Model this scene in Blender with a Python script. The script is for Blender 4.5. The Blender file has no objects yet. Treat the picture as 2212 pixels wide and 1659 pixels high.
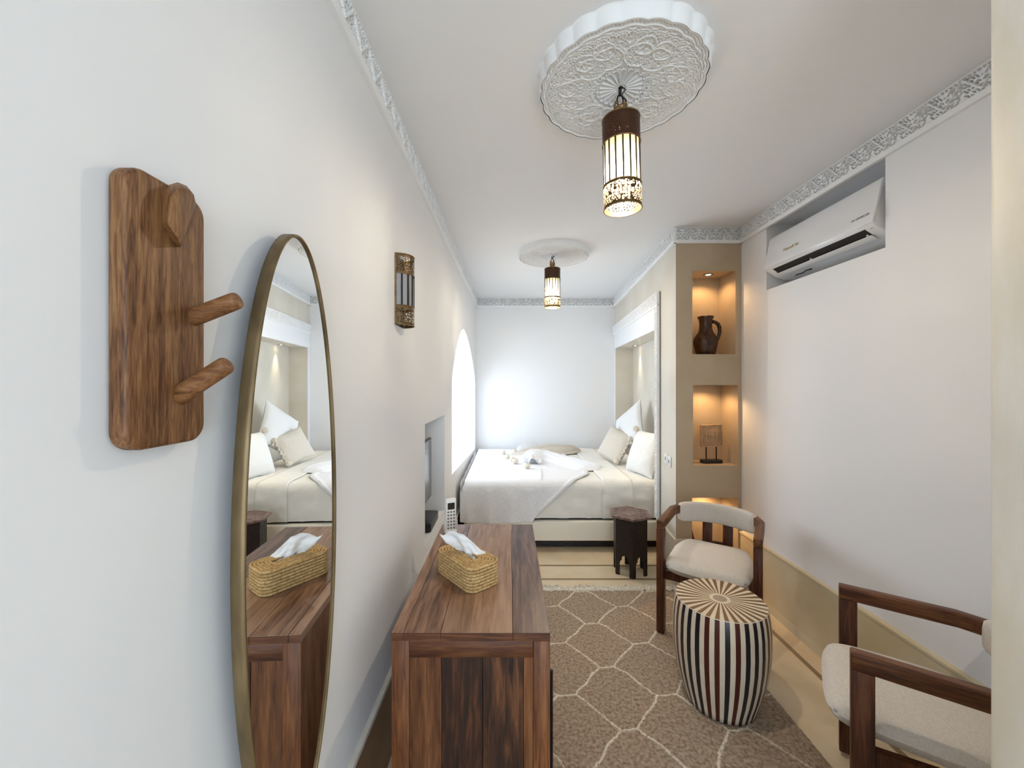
import bpy, bmesh, math, random
import numpy as np
from mathutils import Vector, Matrix, noise
from math import sin, cos, pi, sqrt, radians as R
random.seed(4)
S = bpy.context.scene
COL = S.collection

# ------------------------------------------------------------------ camera, world, exposure, big lights
FPX = 860.0
cam_d = bpy.data.cameras.new('camera'); cam = bpy.data.objects.new('camera', cam_d); COL.objects.link(cam)
cam_d.sensor_width = 36.0; cam_d.lens = 36.0 * FPX / 2212
cam_d.shift_x = 6 / 2212; cam_d.shift_y = -3.5 / 2212
cam_d.clip_start = 0.02
cam.location = (0, 0, 1.5); cam.rotation_euler = (pi / 2, 0, 0)
S.camera = cam
S.view_settings.view_transform = 'Standard'; S.view_settings.look = 'None'
S.view_settings.gamma = 1; S.view_settings.use_curve_mapping = False
S.view_settings.exposure = 1.0
W = bpy.data.worlds.new('world'); S.world = W; W.use_nodes = True
W.node_tree.nodes['Background'].inputs[0].default_value = (0.75, 0.87, 1, 1)
W.node_tree.nodes['Background'].inputs[1].default_value = 1.5

def area(name, loc, rot, sx, sy, power, col):
    d = bpy.data.lights.new(name, 'AREA'); d.shape = 'RECTANGLE'; d.size = sx; d.size_y = sy
    d.energy = power; d.color = col
    o = bpy.data.objects.new(name, d); COL.objects.link(o); o.location = loc; o.rotation_euler = rot
    return o
# daylight outside the arched window (pointing +X) and an added fill light behind the camera (pointing +Y)
area('window_daylight', (-1.15, 4.72, 1.5), (0, -pi / 2, R(-36)), 1.7, 1.5, 15.5, (0.71, 0.85, 1.0))
area('rear_fill_light', (0.6, -3.5, 1.25), (R(98), 0, 0), 1.9, 2.2, 35, (0.69, 0.85, 1.0))

# ------------------------------------------------------------------ constants
HC = 2.64
def WL(y): return -0.505 + 0.0095 * y          # face of the left wall
def HWX(y): return 0.985 + 0.0835 * y          # face of the headboard wall
XR = 1.715
YB = 5.42
YC = 2.94                                       # front face of niche column

# ------------------------------------------------------------------ materials
def mat(name, col, rough=0.6, metal=0.0, spec=0.4, bump=None, var=None, **kw):
    m = bpy.data.materials.new(name); m.use_nodes = True
    nt = m.node_tree; b = nt.nodes['Principled BSDF']
    b.inputs['Base Color'].default_value = (*col, 1); b.inputs['Roughness'].default_value = rough
    b.inputs['Metallic'].default_value = metal; b.inputs['Specular IOR Level'].default_value = spec
    tc = nt.nodes.new('ShaderNodeTexCoord')
    for k, v in kw.items(): b.inputs[k].default_value = v
    if var:      # (colour2, scale, (stretch), detail)
        c2, sc, st, det = var
        mp = nt.nodes.new('ShaderNodeMapping'); mp.inputs['Scale'].default_value = st
        nt.links.new(tc.outputs['Object'], mp.inputs['Vector'])
        n = nt.nodes.new('ShaderNodeTexNoise'); n.inputs['Scale'].default_value = sc; n.inputs['Detail'].default_value = det
        nt.links.new(mp.outputs[0], n.inputs['Vector'])
        r = nt.nodes.new('ShaderNodeValToRGB'); r.color_ramp.elements[0].color = (*col, 1); r.color_ramp.elements[1].color = (*c2, 1)
        r.color_ramp.elements[0].position = 0.35; r.color_ramp.elements[1].position = 0.65
        nt.links.new(n.outputs['Fac'], r.inputs[0]); nt.links.new(r.outputs[0], b.inputs['Base Color'])
    if bump:     # (scale, strength, distance)
        n2 = nt.nodes.new('ShaderNodeTexNoise'); n2.inputs['Scale'].default_value = bump[0]; n2.inputs['Detail'].default_value = 4
        nt.links.new(tc.outputs['Object'], n2.inputs['Vector'])
        bp = nt.nodes.new('ShaderNodeBump'); bp.inputs['Strength'].default_value = bump[1]; bp.inputs['Distance'].default_value = bump[2]
        nt.links.new(n2.outputs['Fac'], bp.inputs['Height']); nt.links.new(bp.outputs[0], b.inputs['Normal'])
    return m

def wood(name, dark, mid, light, axis='z', plank=None, rough=0.4, scale=1.0, dist=1.6, seed=0.0, tint=0.5):
    """grain runs along axis; plank = (axis index, width)"""
    m = bpy.data.materials.new(name); m.use_nodes = True
    nt = m.node_tree; N = nt.nodes; L = nt.links; b = N['Principled BSDF']
    b.inputs['Roughness'].default_value = rough; b.inputs['Specular IOR Level'].default_value = 0.35
    tc = N.new('ShaderNodeTexCoord'); sep = N.new('ShaderNodeSeparateXYZ'); L.new(tc.outputs['Object'], sep.inputs[0])
    vec = tc.outputs['Object']; pid = None
    if plank:
        d = N.new('ShaderNodeMath'); d.operation = 'DIVIDE'; L.new(sep.outputs[plank[0]], d.inputs[0]); d.inputs[1].default_value = plank[1]
        fl = N.new('ShaderNodeMath'); fl.operation = 'FLOOR'; L.new(d.outputs[0], fl.inputs[0])
        ad = N.new('ShaderNodeMath'); ad.operation = 'ADD'; L.new(fl.outputs[0], ad.inputs[0]); ad.inputs[1].default_value = seed
        wn = N.new('ShaderNodeTexWhiteNoise'); wn.noise_dimensions = '1D'; L.new(ad.outputs[0], wn.inputs['W'])
        sc = N.new('ShaderNodeVectorMath'); sc.operation = 'SCALE'; L.new(wn.outputs['Color'], sc.inputs[0]); sc.inputs['Scale'].default_value = 7
        va = N.new('ShaderNodeVectorMath'); va.operation = 'ADD'; L.new(vec, va.inputs[0]); L.new(sc.outputs[0], va.inputs[1])
        vec = va.outputs[0]; pid = wn.outputs['Value']
    mp = N.new('ShaderNodeMapping')
    st = {'x': (1.1, 13, 13), 'y': (13, 1.1, 13), 'z': (13, 13, 1.1)}[axis]
    mp.inputs['Scale'].default_value = [s * scale for s in st]; L.new(vec, mp.inputs['Vector'])
    n1 = N.new('ShaderNodeTexNoise'); n1.inputs['Scale'].default_value = 1.3; n1.inputs['Detail'].default_value = 5; n1.inputs['Distortion'].default_value = dist
    L.new(mp.outputs[0], n1.inputs['Vector'])
    mp2 = N.new('ShaderNodeMapping'); mp2.inputs['Scale'].default_value = [s * scale * 6 for s in st]; L.new(vec, mp2.inputs['Vector'])
    n2 = N.new('ShaderNodeTexNoise'); n2.inputs['Scale'].default_value = 1.5; n2.inputs['Detail'].default_value = 6; n2.inputs['Distortion'].default_value = 0.6; L.new(mp2.outputs[0], n2.inputs['Vector'])
    mx = N.new('ShaderNodeMix'); mx.data_type = 'FLOAT'; mx.inputs[0].default_value = 0.5
    L.new(n1.outputs['Fac'], mx.inputs[2]); L.new(n2.outputs['Fac'], mx.inputs[3])
    r = N.new('ShaderNodeValToRGB'); cr = r.color_ramp
    cr.elements[0].position = 0.38; cr.elements[0].color = (*dark, 1); cr.elements[1].position = 0.62; cr.elements[1].color = (*light, 1)
    e = cr.elements.new(0.5); e.color = (*mid, 1)
    L.new(mx.outputs[0], r.inputs[0]); out = r.outputs[0]
    if pid is not None:
        mr = N.new('ShaderNodeMapRange'); mr.inputs['To Min'].default_value = 1 - tint; mr.inputs['To Max'].default_value = 1 + tint * 0.8
        L.new(pid, mr.inputs['Value'])
        vm = N.new('ShaderNodeVectorMath'); vm.operation = 'SCALE'; L.new(out, vm.inputs[0]); L.new(mr.outputs[0], vm.inputs['Scale']); out = vm.outputs[0]
    L.new(out, b.inputs['Base Color'])
    bp = N.new('ShaderNodeBump'); bp.inputs['Strength'].default_value = 0.15; bp.inputs['Distance'].default_value = 0.002
    L.new(mx.outputs[0], bp.inputs['Height']); L.new(bp.outputs[0], b.inputs['Normal'])
    return m

M = {}
M['wall'] = mat('white_plaster', (0.86, 0.857, 0.862), 0.75, bump=(60, 0.08, 0.002))
M['ceil'] = mat('white_ceiling', (0.87, 0.867, 0.872), 0.8, bump=(40, 0.05, 0.002))
M['stucco'] = mat('carved_white_plaster', (0.88, 0.876, 0.872), 0.7)
M['beige'] = mat('shaded_beige_tadelakt', (0.46, 0.365, 0.25), 0.45, var=((0.53, 0.43, 0.31), 3.5, (1, 1, 1), 6), bump=(12, 0.1, 0.004))  # column front: base colour darkened to carry the shade on this face
M['beige_light'] = mat('pale_tadelakt', (0.74, 0.68, 0.57), 0.45, var=((0.83, 0.79, 0.71), 14, (1, 1, 0.25), 6), bump=(9, 0.25, 0.008))
M['headwall'] = mat('cream_tadelakt', (0.68, 0.62, 0.52), 0.45, var=((0.74, 0.69, 0.60), 3, (1, 1, 1), 5))
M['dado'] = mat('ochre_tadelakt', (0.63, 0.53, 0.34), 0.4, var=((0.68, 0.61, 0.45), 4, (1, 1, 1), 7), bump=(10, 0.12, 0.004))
M['dado_shaded'] = mat('shaded_tadelakt', (0.20, 0.10, 0.045), 0.4, var=((0.27, 0.15, 0.075), 4, (1, 1, 1), 7))  # left dado: its shade is put into a darker base colour
M['fabric'] = mat('oatmeal_boucle', (0.66, 0.61, 0.555), 0.95, spec=0.1, bump=(420, 0.6, 0.003), var=((0.74, 0.69, 0.63), 160, (1, 1, 1), 2))
M['linen'] = mat('white_linen', (0.88, 0.85, 0.79), 0.9, spec=0.1, bump=(9, 0.35, 0.02))
M['linen2'] = mat('smooth_white_sheet', (0.89, 0.87, 0.82), 0.9, spec=0.1, bump=(25, 0.15, 0.01))
M['throw'] = mat('white_woven_throw', (0.82, 0.815, 0.83), 0.95, spec=0.1, bump=(150, 0.5, 0.004), var=((0.88, 0.875, 0.89), 60, (1, 3, 1), 3))
M['pomfab'] = mat('cream_wool', (0.80, 0.73, 0.62), 0.95, spec=0.1, bump=(200, 0.8, 0.006))
M['pillow'] = mat('white_pillow_cotton', (0.83, 0.82, 0.80), 0.9, spec=0.1, bump=(14, 0.3, 0.015))
M['pillow2'] = mat('natural_pillow_cotton', (0.70, 0.64, 0.55), 0.95, spec=0.1, bump=(40, 0.35, 0.01))
M['bedbase'] = mat('cream_bed_base', (0.86, 0.80, 0.68), 0.7)
M['black'] = mat('black_plastic', (0.012, 0.012, 0.014), 0.35)
M['blackm'] = mat('black_metal', (0.02, 0.018, 0.016), 0.4, metal=0.6)
M['screen'] = mat('grey_glossy_screen', (0.06, 0.055, 0.055), 0.12, spec=0.7)
M['white_pl'] = mat('white_plastic', (0.80, 0.79, 0.77), 0.35)
M['ac_pl'] = mat('glossy_white_plastic', (0.82, 0.82, 0.83), 0.15, spec=0.6)
M['ac_in'] = mat('grey_inner_plastic', (0.52, 0.53, 0.54), 0.4)
M['key'] = mat('grey_rubber_key', (0.12, 0.11, 0.09), 0.7)
M['lcd'] = mat('dark_lcd', (0.03, 0.022, 0.015), 0.2)
M['gold'] = mat('gold_foil', (0.75, 0.6, 0.28), 0.3, metal=0.8)
M['greyink'] = mat('grey_ink', (0.32, 0.33, 0.34), 0.5)
M['mirror'] = mat('mirror_silver', (0.93, 0.94, 0.93), 0.005, metal=1.0)
M['brassf'] = mat('aged_brass_frame', (0.10, 0.065, 0.03), 0.45, metal=0.6, var=((0.24, 0.17, 0.085), 7, (3, 3, 0.7), 6))
M['rim'] = mat('dark_bronze_rim', (0.05, 0.035, 0.02), 0.4, metal=0.6)
M['brass'] = mat('aged_brass', (0.16, 0.09, 0.035), 0.45, metal=0.75, var=((0.30, 0.20, 0.09), 40, (1, 1, 1), 4))
M['steel'] = mat('dull_steel', (0.3, 0.29, 0.28), 0.35, metal=0.9)
M['tissue'] = mat('white_tissue', (0.86, 0.85, 0.84), 0.95, spec=0.05, bump=(50, 0.25, 0.006))
M['straw'] = mat('natural_raffia', (0.40, 0.235, 0.085), 0.8, var=((0.62, 0.42, 0.19), 90, (1, 1, 1), 3), bump=(260, 0.6, 0.003))
M['terracotta'] = mat('dark_glazed_terracotta', (0.022, 0.006, 0.004), 0.38, var=((0.085, 0.033, 0.010), 28, (1, 1, 1), 4))
M['stone'] = mat('carved_sandstone', (0.50, 0.34, 0.20), 0.8, var=((0.42, 0.27, 0.15), 30, (1, 1, 1), 4))
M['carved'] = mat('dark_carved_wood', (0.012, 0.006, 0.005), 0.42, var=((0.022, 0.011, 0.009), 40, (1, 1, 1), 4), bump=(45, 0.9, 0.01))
M['carvedtop'] = mat('worn_carved_wood', (0.12, 0.065, 0.05), 0.38, var=((0.27, 0.18, 0.15), 38, (1, 1, 1), 3), bump=(45, 0.9, 0.01))
M['top_wood'] = wood('walnut_top_planks', (0.12, 0.053, 0.026), (0.23, 0.118, 0.066), (0.34, 0.195, 0.12), 'y', (0, 0.104), 0.34, seed=9, tint=0.42)
M['top_a'] = wood('walnut_plank_tan', (0.16, 0.075, 0.038), (0.27, 0.145, 0.085), (0.36, 0.21, 0.13), 'y', None, 0.34, seed=1)
M['top_b'] = wood('walnut_plank_brown', (0.085, 0.036, 0.018), (0.20, 0.10, 0.055), (0.32, 0.18, 0.105), 'y', None, 0.34, scale=0.8, dist=2.6)
M['top_c'] = wood('walnut_plank_pale', (0.19, 0.10, 0.055), (0.29, 0.165, 0.10), (0.37, 0.225, 0.145), 'y', None, 0.34, scale=0.7)
M['top_d'] = wood('walnut_plank_dark', (0.05, 0.026, 0.020), (0.115, 0.062, 0.045), (0.19, 0.11, 0.08), 'y', None, 0.30, scale=0.9, dist=2.5)
M['end_a'] = wood('panel_plank_brown', (0.055, 0.017, 0.006), (0.11, 0.038, 0.013), (0.18, 0.07, 0.024), 'z', None, 0.42)
M['end_b'] = wood('panel_plank_darkest', (0.010, 0.003, 0.002), (0.026, 0.008, 0.004), (0.09, 0.028, 0.010), 'z', None, 0.42, scale=0.8, dist=2.6)
M['end_c'] = wood('panel_plank_flamed', (0.012, 0.003, 0.002), (0.055, 0.018, 0.007), (0.15, 0.055, 0.02), 'z', None, 0.42, scale=0.8, dist=3.2)
M['end_d'] = wood('panel_plank_orange', (0.10, 0.032, 0.010), (0.17, 0.062, 0.02), (0.25, 0.10, 0.035), 'z', None, 0.42)
M['end_wood'] = wood('walnut_panel_planks', (0.03, 0.008, 0.003), (0.13, 0.042, 0.014), (0.29, 0.12, 0.042), 'z', (0, 0.088), 0.42, scale=0.85, seed=3, tint=0.45)
M['frame_wood'] = wood('walnut_frame', (0.075, 0.021, 0.006), (0.15, 0.050, 0.015), (0.23, 0.09, 0.029), 'z', None, 0.42)
M['frame_wood_h'] = wood('walnut_rail', (0.04, 0.010, 0.004), (0.085, 0.026, 0.009), (0.15, 0.055, 0.02), 'x', None, 0.42)
M['chair_wood'] = wood('mahogany_chair_wood', (0.035, 0.010, 0.004), (0.075, 0.022, 0.008), (0.13, 0.045, 0.017), 'z', None, 0.38)
M['arm_wood'] = wood('mahogany_arm_wood', (0.05, 0.015, 0.006), (0.11, 0.038, 0.013), (0.19, 0.08, 0.03), 'y', None, 0.38)
M['rack_wood'] = wood('oiled_acacia', (0.065, 0.024, 0.008), (0.165, 0.07, 0.026), (0.27, 0.135, 0.052), 'z', None, 0.5, scale=3.0, dist=1.0)
M['peg_wood'] = wood('turned_peg_wood', (0.11, 0.04, 0.014), (0.20, 0.085, 0.03), (0.29, 0.14, 0.056), 'x', None, 0.5, scale=4.0, dist=0.8)

def pierced(name, scale, thr, base):
    m = bpy.data.materials.new(name); m.use_nodes = True
    nt = m.node_tree; N = nt.nodes; L = nt.links; b = N['Principled BSDF']
    b.inputs['Base Color'].default_value = (*base, 1); b.inputs['Metallic'].default_value = 0.75; b.inputs['Roughness'].default_value = 0.45
    tc = N.new('ShaderNodeTexCoord'); v = N.new('ShaderNodeTexVoronoi'); v.feature = 'DISTANCE_TO_EDGE'; v.inputs['Scale'].default_value = scale
    v.inputs['Randomness'].default_value = 0.75
    L.new(tc.outputs['Object'], v.inputs['Vector'])
    gt = N.new('ShaderNodeMath'); gt.operation = 'GREATER_THAN'; gt.inputs[1].default_value = thr; L.new(v.outputs['Distance'], gt.inputs[0])
    at = N.new('ShaderNodeAttribute'); at.attribute_name = 'solid'
    sb = N.new('ShaderNodeMath'); sb.operation = 'SUBTRACT'; L.new(gt.outputs[0], sb.inputs[0]); L.new(at.outputs['Fac'], sb.inputs[1]); sb.use_clamp = True
    tr = N.new('ShaderNodeBsdfTransparent'); mx = N.new('ShaderNodeMixShader')
    L.new(sb.outputs[0], mx.inputs[0]); L.new(b.outputs[0], mx.inputs[1]); L.new(tr.outputs[0], mx.inputs[2])
    L.new(mx.outputs[0], N['Material Output'].inputs[0])
    return m
M['pierced'] = pierced('pierced_brass', 95, 0.13, (0.12, 0.07, 0.028))
M['pierced_dense'] = pierced('finely_pierced_brass', 150, 0.36, (0.075, 0.035, 0.02))

def milk(name, col):
    m = bpy.data.materials.new(name); m.use_nodes = True
    nt = m.node_tree; N = nt.nodes; L = nt.links; N.remove(N['Principled BSDF'])
    t = N.new('ShaderNodeBsdfTranslucent'); t.inputs[0].default_value = (*col, 1)
    d = N.new('ShaderNodeBsdfDiffuse'); d.inputs[0].default_value = (*col, 1)
    mx = N.new('ShaderNodeMixShader'); mx.inputs[0].default_value = 0.4
    L.new(t.outputs[0], mx.inputs[1]); L.new(d.outputs[0], mx.inputs[2]); L.new(mx.outputs[0], N['Material Output'].inputs[0])
    return m
M['milk'] = milk('milk_glass', (0.46, 0.385, 0.27))
M['milk_cool'] = milk('unlit_milk_glass', (0.72, 0.71, 0.72))
def emit(name, col, st):
    m = mat(name, (0.9, 0.85, 0.7), 0.4); b = m.node_tree.nodes['Principled BSDF']
    b.inputs['Emission Color'].default_value = (*col, 1); b.inputs['Emission Strength'].default_value = st
    return m
M['bulb'] = emit('glowing_bulb', (1, 0.78, 0.42), 14)
M['spotglow'] = emit('glowing_spot_lens', (1, 0.82, 0.5), 12)
m = bpy.data.materials.new('window_glass'); m.use_nodes = True; M['glass'] = m
nt = m.node_tree; nt.nodes.remove(nt.nodes['Principled BSDF'])
tr = nt.nodes.new('ShaderNodeBsdfTransparent'); gl = nt.nodes.new('ShaderNodeBsdfGlossy'); gl.inputs['Roughness'].default_value = 0.02
mx = nt.nodes.new('ShaderNodeMixShader'); mx.inputs[0].default_value = 0.05
nt.links.new(tr.outputs[0], mx.inputs[1]); nt.links.new(gl.outputs[0], mx.inputs[2]); nt.links.new(mx.outputs[0], nt.nodes['Material Output'].inputs[0])

# floor: polished concrete with darker strips
def floor_mat():
    m = bpy.data.materials.new('ochre_waxed_floor'); m.use_nodes = True
    nt = m.node_tree; N = nt.nodes; L = nt.links; b = N['Principled BSDF']; b.inputs['Roughness'].default_value = 0.3
    tc = N.new('ShaderNodeTexCoord'); n = N.new('ShaderNodeTexNoise'); n.inputs['Scale'].default_value = 3.5; n.inputs['Detail'].default_value = 7
    L.new(tc.outputs['Object'], n.inputs['Vector'])
    r = N.new('ShaderNodeValToRGB'); r.color_ramp.elements[0].color = (0.72, 0.57, 0.37, 1); r.color_ramp.elements[1].color = (0.82, 0.69, 0.50, 1)
    r.color_ramp.elements[0].position = 0.35; r.color_ramp.elements[1].position = 0.65
    L.new(n.outputs['Fac'], r.inputs[0])
    sep = N.new('ShaderNodeSeparateXYZ'); L.new(tc.outputs['Object'], sep.inputs[0])
    def near(sock, val, w):
        a = N.new('ShaderNodeMath'); a.operation = 'SUBTRACT'; L.new(sock, a.inputs[0]); a.inputs[1].default_value = val
        c = N.new('ShaderNodeMath'); c.operation = 'ABSOLUTE'; L.new(a.outputs[0], c.inputs[0])
        d = N.new('ShaderNodeMath'); d.operation = 'LESS_THAN'; L.new(c.outputs[0], d.inputs[0]); d.inputs[1].default_value = w
        return d.outputs[0]
    acc = near(sep.outputs[0], 1.585, 0.014)
    for v in (3.035, 3.262):
        mxm = N.new('ShaderNodeMath'); mxm.operation = 'MAXIMUM'; L.new(acc, mxm.inputs[0]); L.new(near(sep.outputs[1], v, 0.014), mxm.inputs[1]); acc = mxm.outputs[0]
    mx = N.new('ShaderNodeMix'); mx.data_type = 'RGBA'; L.new(acc, mx.inputs[0]); L.new(r.outputs[0], mx.inputs[6]); mx.inputs[7].default_value = (0.30, 0.22, 0.13, 1)
    L.new(mx.outputs[2], b.inputs['Base Color'])
    return m
M['floor'] = floor_mat()

def rug_mat():
    m = bpy.data.materials.new('brown_rug_pile'); m.use_nodes = True
    nt = m.node_tree; N = nt.nodes; L = nt.links; b = N['Principled BSDF']; b.inputs['Roughness'].default_value = 1; b.inputs['Specular IOR Level'].default_value = 0.05
    tc = N.new('ShaderNodeTexCoord'); n = N.new('ShaderNodeTexNoise'); n.inputs['Scale'].default_value = 70; n.inputs['Detail'].default_value = 4
    L.new(tc.outputs['Object'], n.inputs['Vector'])
    r = N.new('ShaderNodeValToRGB'); r.color_ramp.elements[0].color = (0.22, 0.155, 0.105, 1); r.color_ramp.elements[1].color = (0.43, 0.33, 0.245, 1)
    r.color_ramp.elements[0].position = 0.3; r.color_ramp.elements[1].position = 0.6
    L.new(n.outputs['Fac'], r.inputs[0])
    at = N.new('ShaderNodeAttribute'); at.attribute_name = 'line'
    mx = N.new('ShaderNodeMix'); mx.data_type = 'RGBA'; L.new(at.outputs['Fac'], mx.inputs[0]); L.new(r.outputs[0], mx.inputs[6]); mx.inputs[7].default_value = (0.74, 0.66, 0.53, 1)
    L.new(mx.outputs[2], b.inputs['Base Color'])
    return m
M['rug'] = rug_mat()

# ------------------------------------------------------------------ mesh helpers
def obj(name, verts, faces, m, parent=None, smooth=False, loc=None, rot=None):
    me = bpy.data.meshes.new(name)
    me.from_pydata([tuple(v) for v in verts] if not isinstance(verts, np.ndarray) else verts.tolist(), [], faces)
    me.validate(); me.update()
    if m: me.materials.append(m)
    if smooth: me.polygons.foreach_set('use_smooth', [True] * len(me.polygons))
    o = bpy.data.objects.new(name, me); COL.objects.link(o)
    if parent: o.parent = parent
    if loc: o.location = loc
    if rot: o.rotation_euler = rot
    return o
def tag(o, label, cat, group=None):
    o['label'] = label; o['category'] = cat
    if group: o['group'] = group
    return o
def thing(name, label, cat, loc=(0, 0, 0), rotz=0, group=None):
    o = bpy.data.objects.new(name, None); COL.objects.link(o); o.location = loc; o.rotation_euler = (0, 0, rotz)
    o.empty_display_size = 0.1
    return tag(o, label, cat, group)
def struct(o): o['kind'] = 'structure'; return o

def planks(name, x0, x1, fr, mats, y0, y1, z0, z1, parent, gap=0.0006, bevel=0.001, ends=None):
    mb = MB(); mi = []
    for k in range(len(fr) - 1):
        a, b = x0 + (x1 - x0) * fr[k], x0 + (x1 - x0) * fr[k + 1]
        mb.box(a + (gap if k else 0), b - (gap if k < len(fr) - 2 else 0), y0, y1, z0, z1); mi += [k] * 6
    o = mb.build(name, mats[0], parent)
    for m in mats[1:]: o.data.materials.append(m)
    if ends:
        o.data.materials.append(ends)
        for k in range(len(fr) - 1): mi[k * 6 + 2] = mi[k * 6 + 3] = len(mats)
    o.data.polygons.foreach_set('material_index', mi)
    b = o.modifiers.new('bevel', 'BEVEL'); b.width = bevel; b.segments = 2; b.limit_method = 'ANGLE'
    return o
class MB:
    def __init__(s): s.v = []; s.f = []
    def add(s, vs, fs):
        k = len(s.v); s.v += [tuple(v) for v in vs]; s.f += [tuple(i + k for i in f) for f in fs]; return s
    def box(s, x0, x1, y0, y1, z0, z1, T=None):
        vs = [Vector((x, y, z)) for z in (z0, z1) for y in (y0, y1) for x in (x0, x1)]
        if T: vs = [T @ v for v in vs]
        return s.add(vs, [(0, 2, 3, 1), (4, 5, 7, 6), (0, 1, 5, 4), (2, 6, 7, 3), (0, 4, 6, 2), (1, 3, 7, 5)])
    def quad(s, a, b, c, d): return s.add([a, b, c, d], [(0, 1, 2, 3)])
    def prism(s, pts, fn):
        """pts: polygon of 2D; fn(p, t) -> 3D for t in 0,1"""
        n = len(pts)
        vs = [fn(p, 0) for p in pts] + [fn(p, 1) for p in pts]
        fs = [tuple(range(n))[::-1], tuple(range(n, 2 * n))] + [(i, (i + 1) % n, (i + 1) % n + n, i + n) for i in range(n)]
        return s.add(vs, fs)
    def lathe(s, prof, seg=32, c=(0, 0, 0), cap=True, T=None):
        vs = []; fs = []
        for r, z in prof:
            for k in range(seg):
                a = 2 * pi * k / seg; p = Vector((c[0] + r * cos(a), c[1] + r * sin(a), c[2] + z)); vs.append(T @ p if T else p)
        for i in range(len(prof) - 1):
            for k in range(seg):
                k2 = (k + 1) % seg
                fs.append((i * seg + k, i * seg + k2, (i + 1) * seg + k2, (i + 1) * seg + k))
        if cap:
            fs.append(tuple(range(seg))[::-1]); fs.append(tuple((len(prof) - 1) * seg + k for k in range(seg)))
        return s.add(vs, fs)
    def tube(s, pts, r, seg=8, closed=False, cap=True):
        pts = [Vector(p) for p in pts]; n = len(pts); rr = r if hasattr(r, '__len__') else [r] * n
        up = None; vs = []; fs = []
        for i, p in enumerate(pts):
            if closed: t = pts[(i + 1) % n] - pts[i - 1]
            else: t = pts[min(i + 1, n - 1)] - pts[max(i - 1, 0)]
            t.normalize()
            if up is None:
                up = Vector((0, 0, 1)) if abs(t.z) < 0.9 else Vector((1, 0, 0))
            a = t.cross(up).normalized(); bb = a.cross(t).normalized(); up = bb
            for k in range(seg):
                an = 2 * pi * k / seg; vs.append(p + (a * cos(an) + bb * sin(an)) * rr[i])
        m_ = n if closed else n - 1
        for i in range(m_):
            for k in range(seg):
                k2 = (k + 1) % seg; j = (i + 1) % n
                fs.append((i * seg + k, i * seg + k2, j * seg + k2, j * seg + k))
        if cap and not closed:
            fs.append(tuple(range(seg))[::-1]); fs.append(tuple((n - 1) * seg + k for k in range(seg)))
        return s.add(vs, fs)
    def build(s, name, m, parent=None, smooth=False, bevel=0, seg=2, **kw):
        o = obj(name, s.v, s.f, m, parent, smooth, **kw)
        if bevel:
            bm = bmesh.new(); bm.from_mesh(o.data); bmesh.ops.recalc_face_normals(bm, faces=bm.faces[:]); bm.to_mesh(o.data); bm.free()
        if bevel:
            b = o.modifiers.new('bevel', 'BEVEL'); b.width = bevel; b.segments = seg; b.limit_method = 'ANGLE'; b.angle_limit = R(35)
            b.harden_normals = False
            o.data.polygons.foreach_set('use_smooth', [True] * len(o.data.polygons))
            e = o.modifiers.new('split', 'EDGE_SPLIT'); e.split_angle = R(40); e.use_edge_sharp = False
        return o
def subsurf(o, lv=2):
    s = o.modifiers.new('sub', 'SUBSURF'); s.levels = lv; s.render_levels = lv
    o.data.polygons.foreach_set('use_smooth', [True] * len(o.data.polygons)); return o
def grid(nu, nv, fn, closed_u=False):
    vs = [fn(i / (nu if closed_u else nu - 1), j / (nv - 1)) for i in range(nu) for j in range(nv)]
    fs = []
    for i in range(nu if closed_u else nu - 1):
        for j in range(nv - 1):
            i2 = (i + 1) % nu; fs.append((i * nv + j, i2 * nv + j, i2 * nv + j + 1, i * nv + j + 1))
    return vs, fs
def npgrid(P):
    """P: (nu, nv, 3) array -> verts, faces"""
    nu, nv = P.shape[:2]; idx = np.arange(nu * nv).reshape(nu, nv)
    q = np.stack([idx[:-1, :-1], idx[1:, :-1], idx[1:, 1:], idx[:-1, 1:]], -1).reshape(-1, 4)
    return P.reshape(-1, 3), [tuple(r) for r in q.tolist()]
def fnoise(x, y, z=0.0): return noise.noise(Vector((x, y, z)))

# ------------------------------------------------------------------ the room
mb = MB(); mb.quad((-2.5, -5, 0), (3, -5, 0), (3, 6, 0), (-2.5, 6, 0)); struct(mb.build('floor', M['floor']))
mb = MB(); mb.quad((-1.2, -5, HC), (-1.2, 6, HC), (3, 6, HC), (3, -5, HC)); struct(mb.build('ceiling', M['ceil']))

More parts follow.
